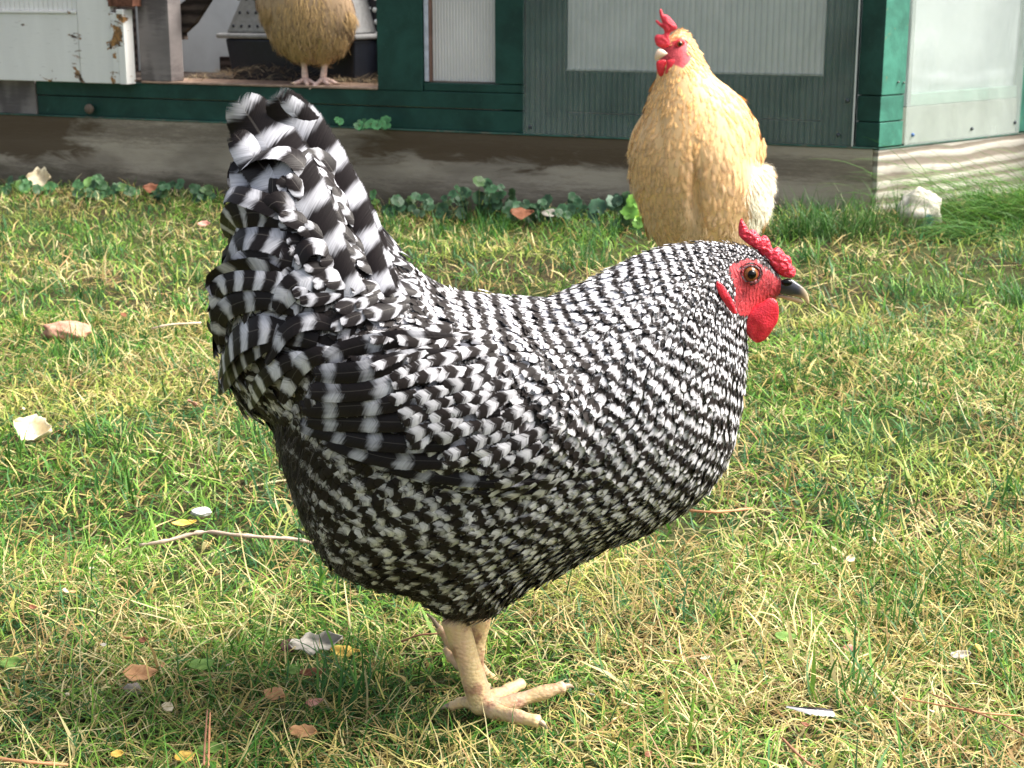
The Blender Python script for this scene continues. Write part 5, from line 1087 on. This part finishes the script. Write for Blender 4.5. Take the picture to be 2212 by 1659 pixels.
ivy_plant(800, 452, 70, 36, 10, MG, 'small ivy behind the barred hen\'s tail base', 7, 11)
ivy_plant(60, 418, 140, 28, 20, MG, 'green ground cover at the left end of the coop beam', 8, 11)
ivy_plant(230, 424, 150, 34, 30, MG, 'mid green ground cover between the pale and brown leaves', 9, 11)
ivy_plant(400, 432, 140, 34, 26, DG, 'dark ground cover left of the barred hen\'s tail', 10, 11)
lx = [(690, 258), (735, 258), (785, 254), (822, 248)]
for k, (x, y) in enumerate(lx):
    q = onFpx(x, y, .004); b_ = onF(q[0], .006, .1665)
    lab = ['leftmost scalloped ivy leaf growing on the coop ledge', 'second ivy leaf on the coop ledge from the left', 'third ivy leaf on the coop ledge, rosette shaped', 'rightmost ivy leaves on the coop ledge, a wide pair'][k]
    ivy_plant(x, y, (12, 10, 26, 40)[k], 12, (2, 2, 4, 6)[k], (.06, .19, .07), lab, 20 + k, 13, base=b_ + np.array([0, .0, 0]), name='ivy_leaf')
# taller grass tufts at the coop corner
def tuft(px, py, n, lmin, lmax, w_, spread, lean, bend, cols, label, head=None, name='grass_tuft'):
    p = G(px, py)
    def reg(n_): return rng.normal(p[0], spread, n_), rng.normal(p[1], spread * .7, n_) - .02
    global CLEAR; sv = CLEAR; CLEAR = []; V, F, C = blades(n, reg, lmin, lmax, w_ * .6, w_, lean, bend, pal(cols, [1] * len(cols)), 7, False, head); CLEAR = sv
    return tag(mk(name, V, F, grass_m.m, origin=p, attrs={'gc': C}), label, 'grass tuft')
gD = [(.035, .10, .022), (.055, .15, .03), (.09, .20, .045)]; gB = [(.08, .22, .03), (.12, .28, .04), (.05, .16, .025), (.16, .30, .06)]
lf = lambda x, y: rng.normal(math.pi * 1.02, .35, len(x))
tuft(2195, 474, 900, .13, .28, .0021, .10, (38, 14), (1.5, .25), gB, 'big drooping mound of long green grass at the right edge', lf)
tuft(2110, 508, 380, .06, .15, .0020, .05, (60, 12), (1.3, .25), gB + gD, 'lower drooping grass in front of the whitish stone', lf)
tuft(1992, 418, 220, .10, .24, .0016, .030, (22, 12), (.7, .4), gD + [(.20, .22, .10)], 'thin upright grass tuft rising against the coop corner')
tuft(2110, 400, 70, .06, .18, .0014, .06, (28, 16), (.9, .5), gD + [(.25, .20, .12)], 'sparse wiry weed stems before the sunlit beam')
tuft(1790, 505, 340, .05, .12, .0020, .055, (30, 14), (.6, .4), gD, 'dark grass tuft between the buff hen and the coop corner')
tuft(1700, 508, 160, .05, .11, .0020, .04, (30, 14), (.6, .4), gD, 'dark grass tuft close behind the buff hen')
tuft(1890, 496, 200, .05, .12, .0018, .05, (34, 14), (.6, .4), gD + [(.2, .2, .1)], 'grass tuft at the foot of the coop corner post')
p = G(2200, 372)
# ---- lawn blades and dry straw
CLEAR.append((float(p[0]), float(p[1]), .05, .5))
def clumps(k):
    def fn(n):
        cx, cy = cam_region(.55, 3.6, .42, .3)(k * 2); cx = cx[:k]; cy = cy[:k]; i = rng.integers(0, len(cx), n); r = .012 + .02 * rng.random(n); a = rng.uniform(0, 6.28, n); return cx[i] + r * np.cos(a), cy[i] + r * np.sin(a)
    return fn
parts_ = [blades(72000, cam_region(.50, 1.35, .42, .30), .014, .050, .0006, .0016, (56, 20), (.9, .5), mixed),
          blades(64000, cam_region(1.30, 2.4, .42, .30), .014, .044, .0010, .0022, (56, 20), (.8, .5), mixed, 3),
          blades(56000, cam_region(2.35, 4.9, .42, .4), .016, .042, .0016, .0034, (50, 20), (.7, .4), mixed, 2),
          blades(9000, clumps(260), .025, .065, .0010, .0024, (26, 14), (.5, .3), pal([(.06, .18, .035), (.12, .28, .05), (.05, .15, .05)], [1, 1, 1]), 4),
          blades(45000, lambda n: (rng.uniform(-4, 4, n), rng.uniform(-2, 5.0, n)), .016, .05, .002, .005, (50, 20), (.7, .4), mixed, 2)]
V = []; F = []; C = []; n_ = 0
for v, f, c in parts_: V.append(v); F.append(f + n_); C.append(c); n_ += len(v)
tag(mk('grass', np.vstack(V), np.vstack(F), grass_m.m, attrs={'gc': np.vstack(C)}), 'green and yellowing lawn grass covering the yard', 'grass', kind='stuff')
strawc = pal([(.62, .52, .24), (.50, .38, .16), (.70, .62, .34), (.45, .27, .13), (.55, .50, .20)], [3, 2, 2, 1, 2])
def wts(reg):
    def fn(n):
        x, y = reg(int(n * 2.2)); k = rng.random(len(x)) < np.clip(patch(x, y) * 1.2 - .12, .08, 1); return x[k][:n], y[k][:n]
    return fn
parts_ = [blades(9000, wts(cam_region(.50, 1.35, .42, .3)), .025, .085, .0007, .0015, (76, 10), (.3, .5), strawc),
          blades(7500, wts(cam_region(1.30, 2.4, .42, .3)), .03, .080, .0011, .0020, (76, 10), (.3, .5), strawc, 3),
          blades(5000, wts(cam_region(2.35, 4.6, .42, .4)), .03, .08, .0018, .0032, (72, 12), (.3, .5), strawc, 2)]
V = []; F = []; C = []; n_ = 0
for v, f, c in parts_: V.append(v); F.append(f + n_); C.append(c); n_ += len(v)
tag(mk('dry_straw', np.vstack(V), np.vstack(F), grass_m.m, attrs={'gc': np.vstack(C)}), 'pale dry grass stems strewn through the lawn', 'straw', kind='stuff')
# straw bedding on the coop floor
def bed(n):
    s = rng.uniform(-1.80, -1.2, n); o = rng.uniform(-.50, -.03, n); nv = np.array([ce[1], -ce[0]]); p = CB[:2] + s[:, None] * ce + o[:, None] * nv; return p[:, 0], p[:, 1], s, o
x, y, s, o = bed(2600); n = len(x); L = rng.uniform(.02, .06, n); th = rng.uniform(0, 6.28, n); mound = .260 + .030 * np.exp(-((s + 1.60) / .13) ** 2) * np.exp(-((o + .16) / .09) ** 2) + .010 * rng.random(n)
d = np.stack([np.cos(th), np.sin(th), rng.uniform(-.2, .35, n)], 1); P = np.stack([x, y, mound * 1.0 + .002], 1); v, f, b_ = fluff_mesh(P, d, np.tile([0, 0, 1.0], (n, 1)), L, .0022, 3, 0)
c = pal([(.36, .27, .16), (.26, .18, .10), (.48, .40, .26)], [1, 1, 1])(x, y, n); c = np.repeat(c, 8, 0)
tag(mk('straw_bedding', v, f, grass_m.m, attrs={'gc': c}), 'brown straw bedding spread on the coop floor', 'straw', kind='stuff')
# small brown mushroom-like knob on the lower green board
q = onFpx(197, 235, -.004)
V, F = uvsphere((q[0], -.004, q[2]), (.014, .008, .013), 18, 12); kb = local('knob', V, F, simple('dull_wood_knob', (.17, .13, .10), .7, .3, 60), smooth=True)
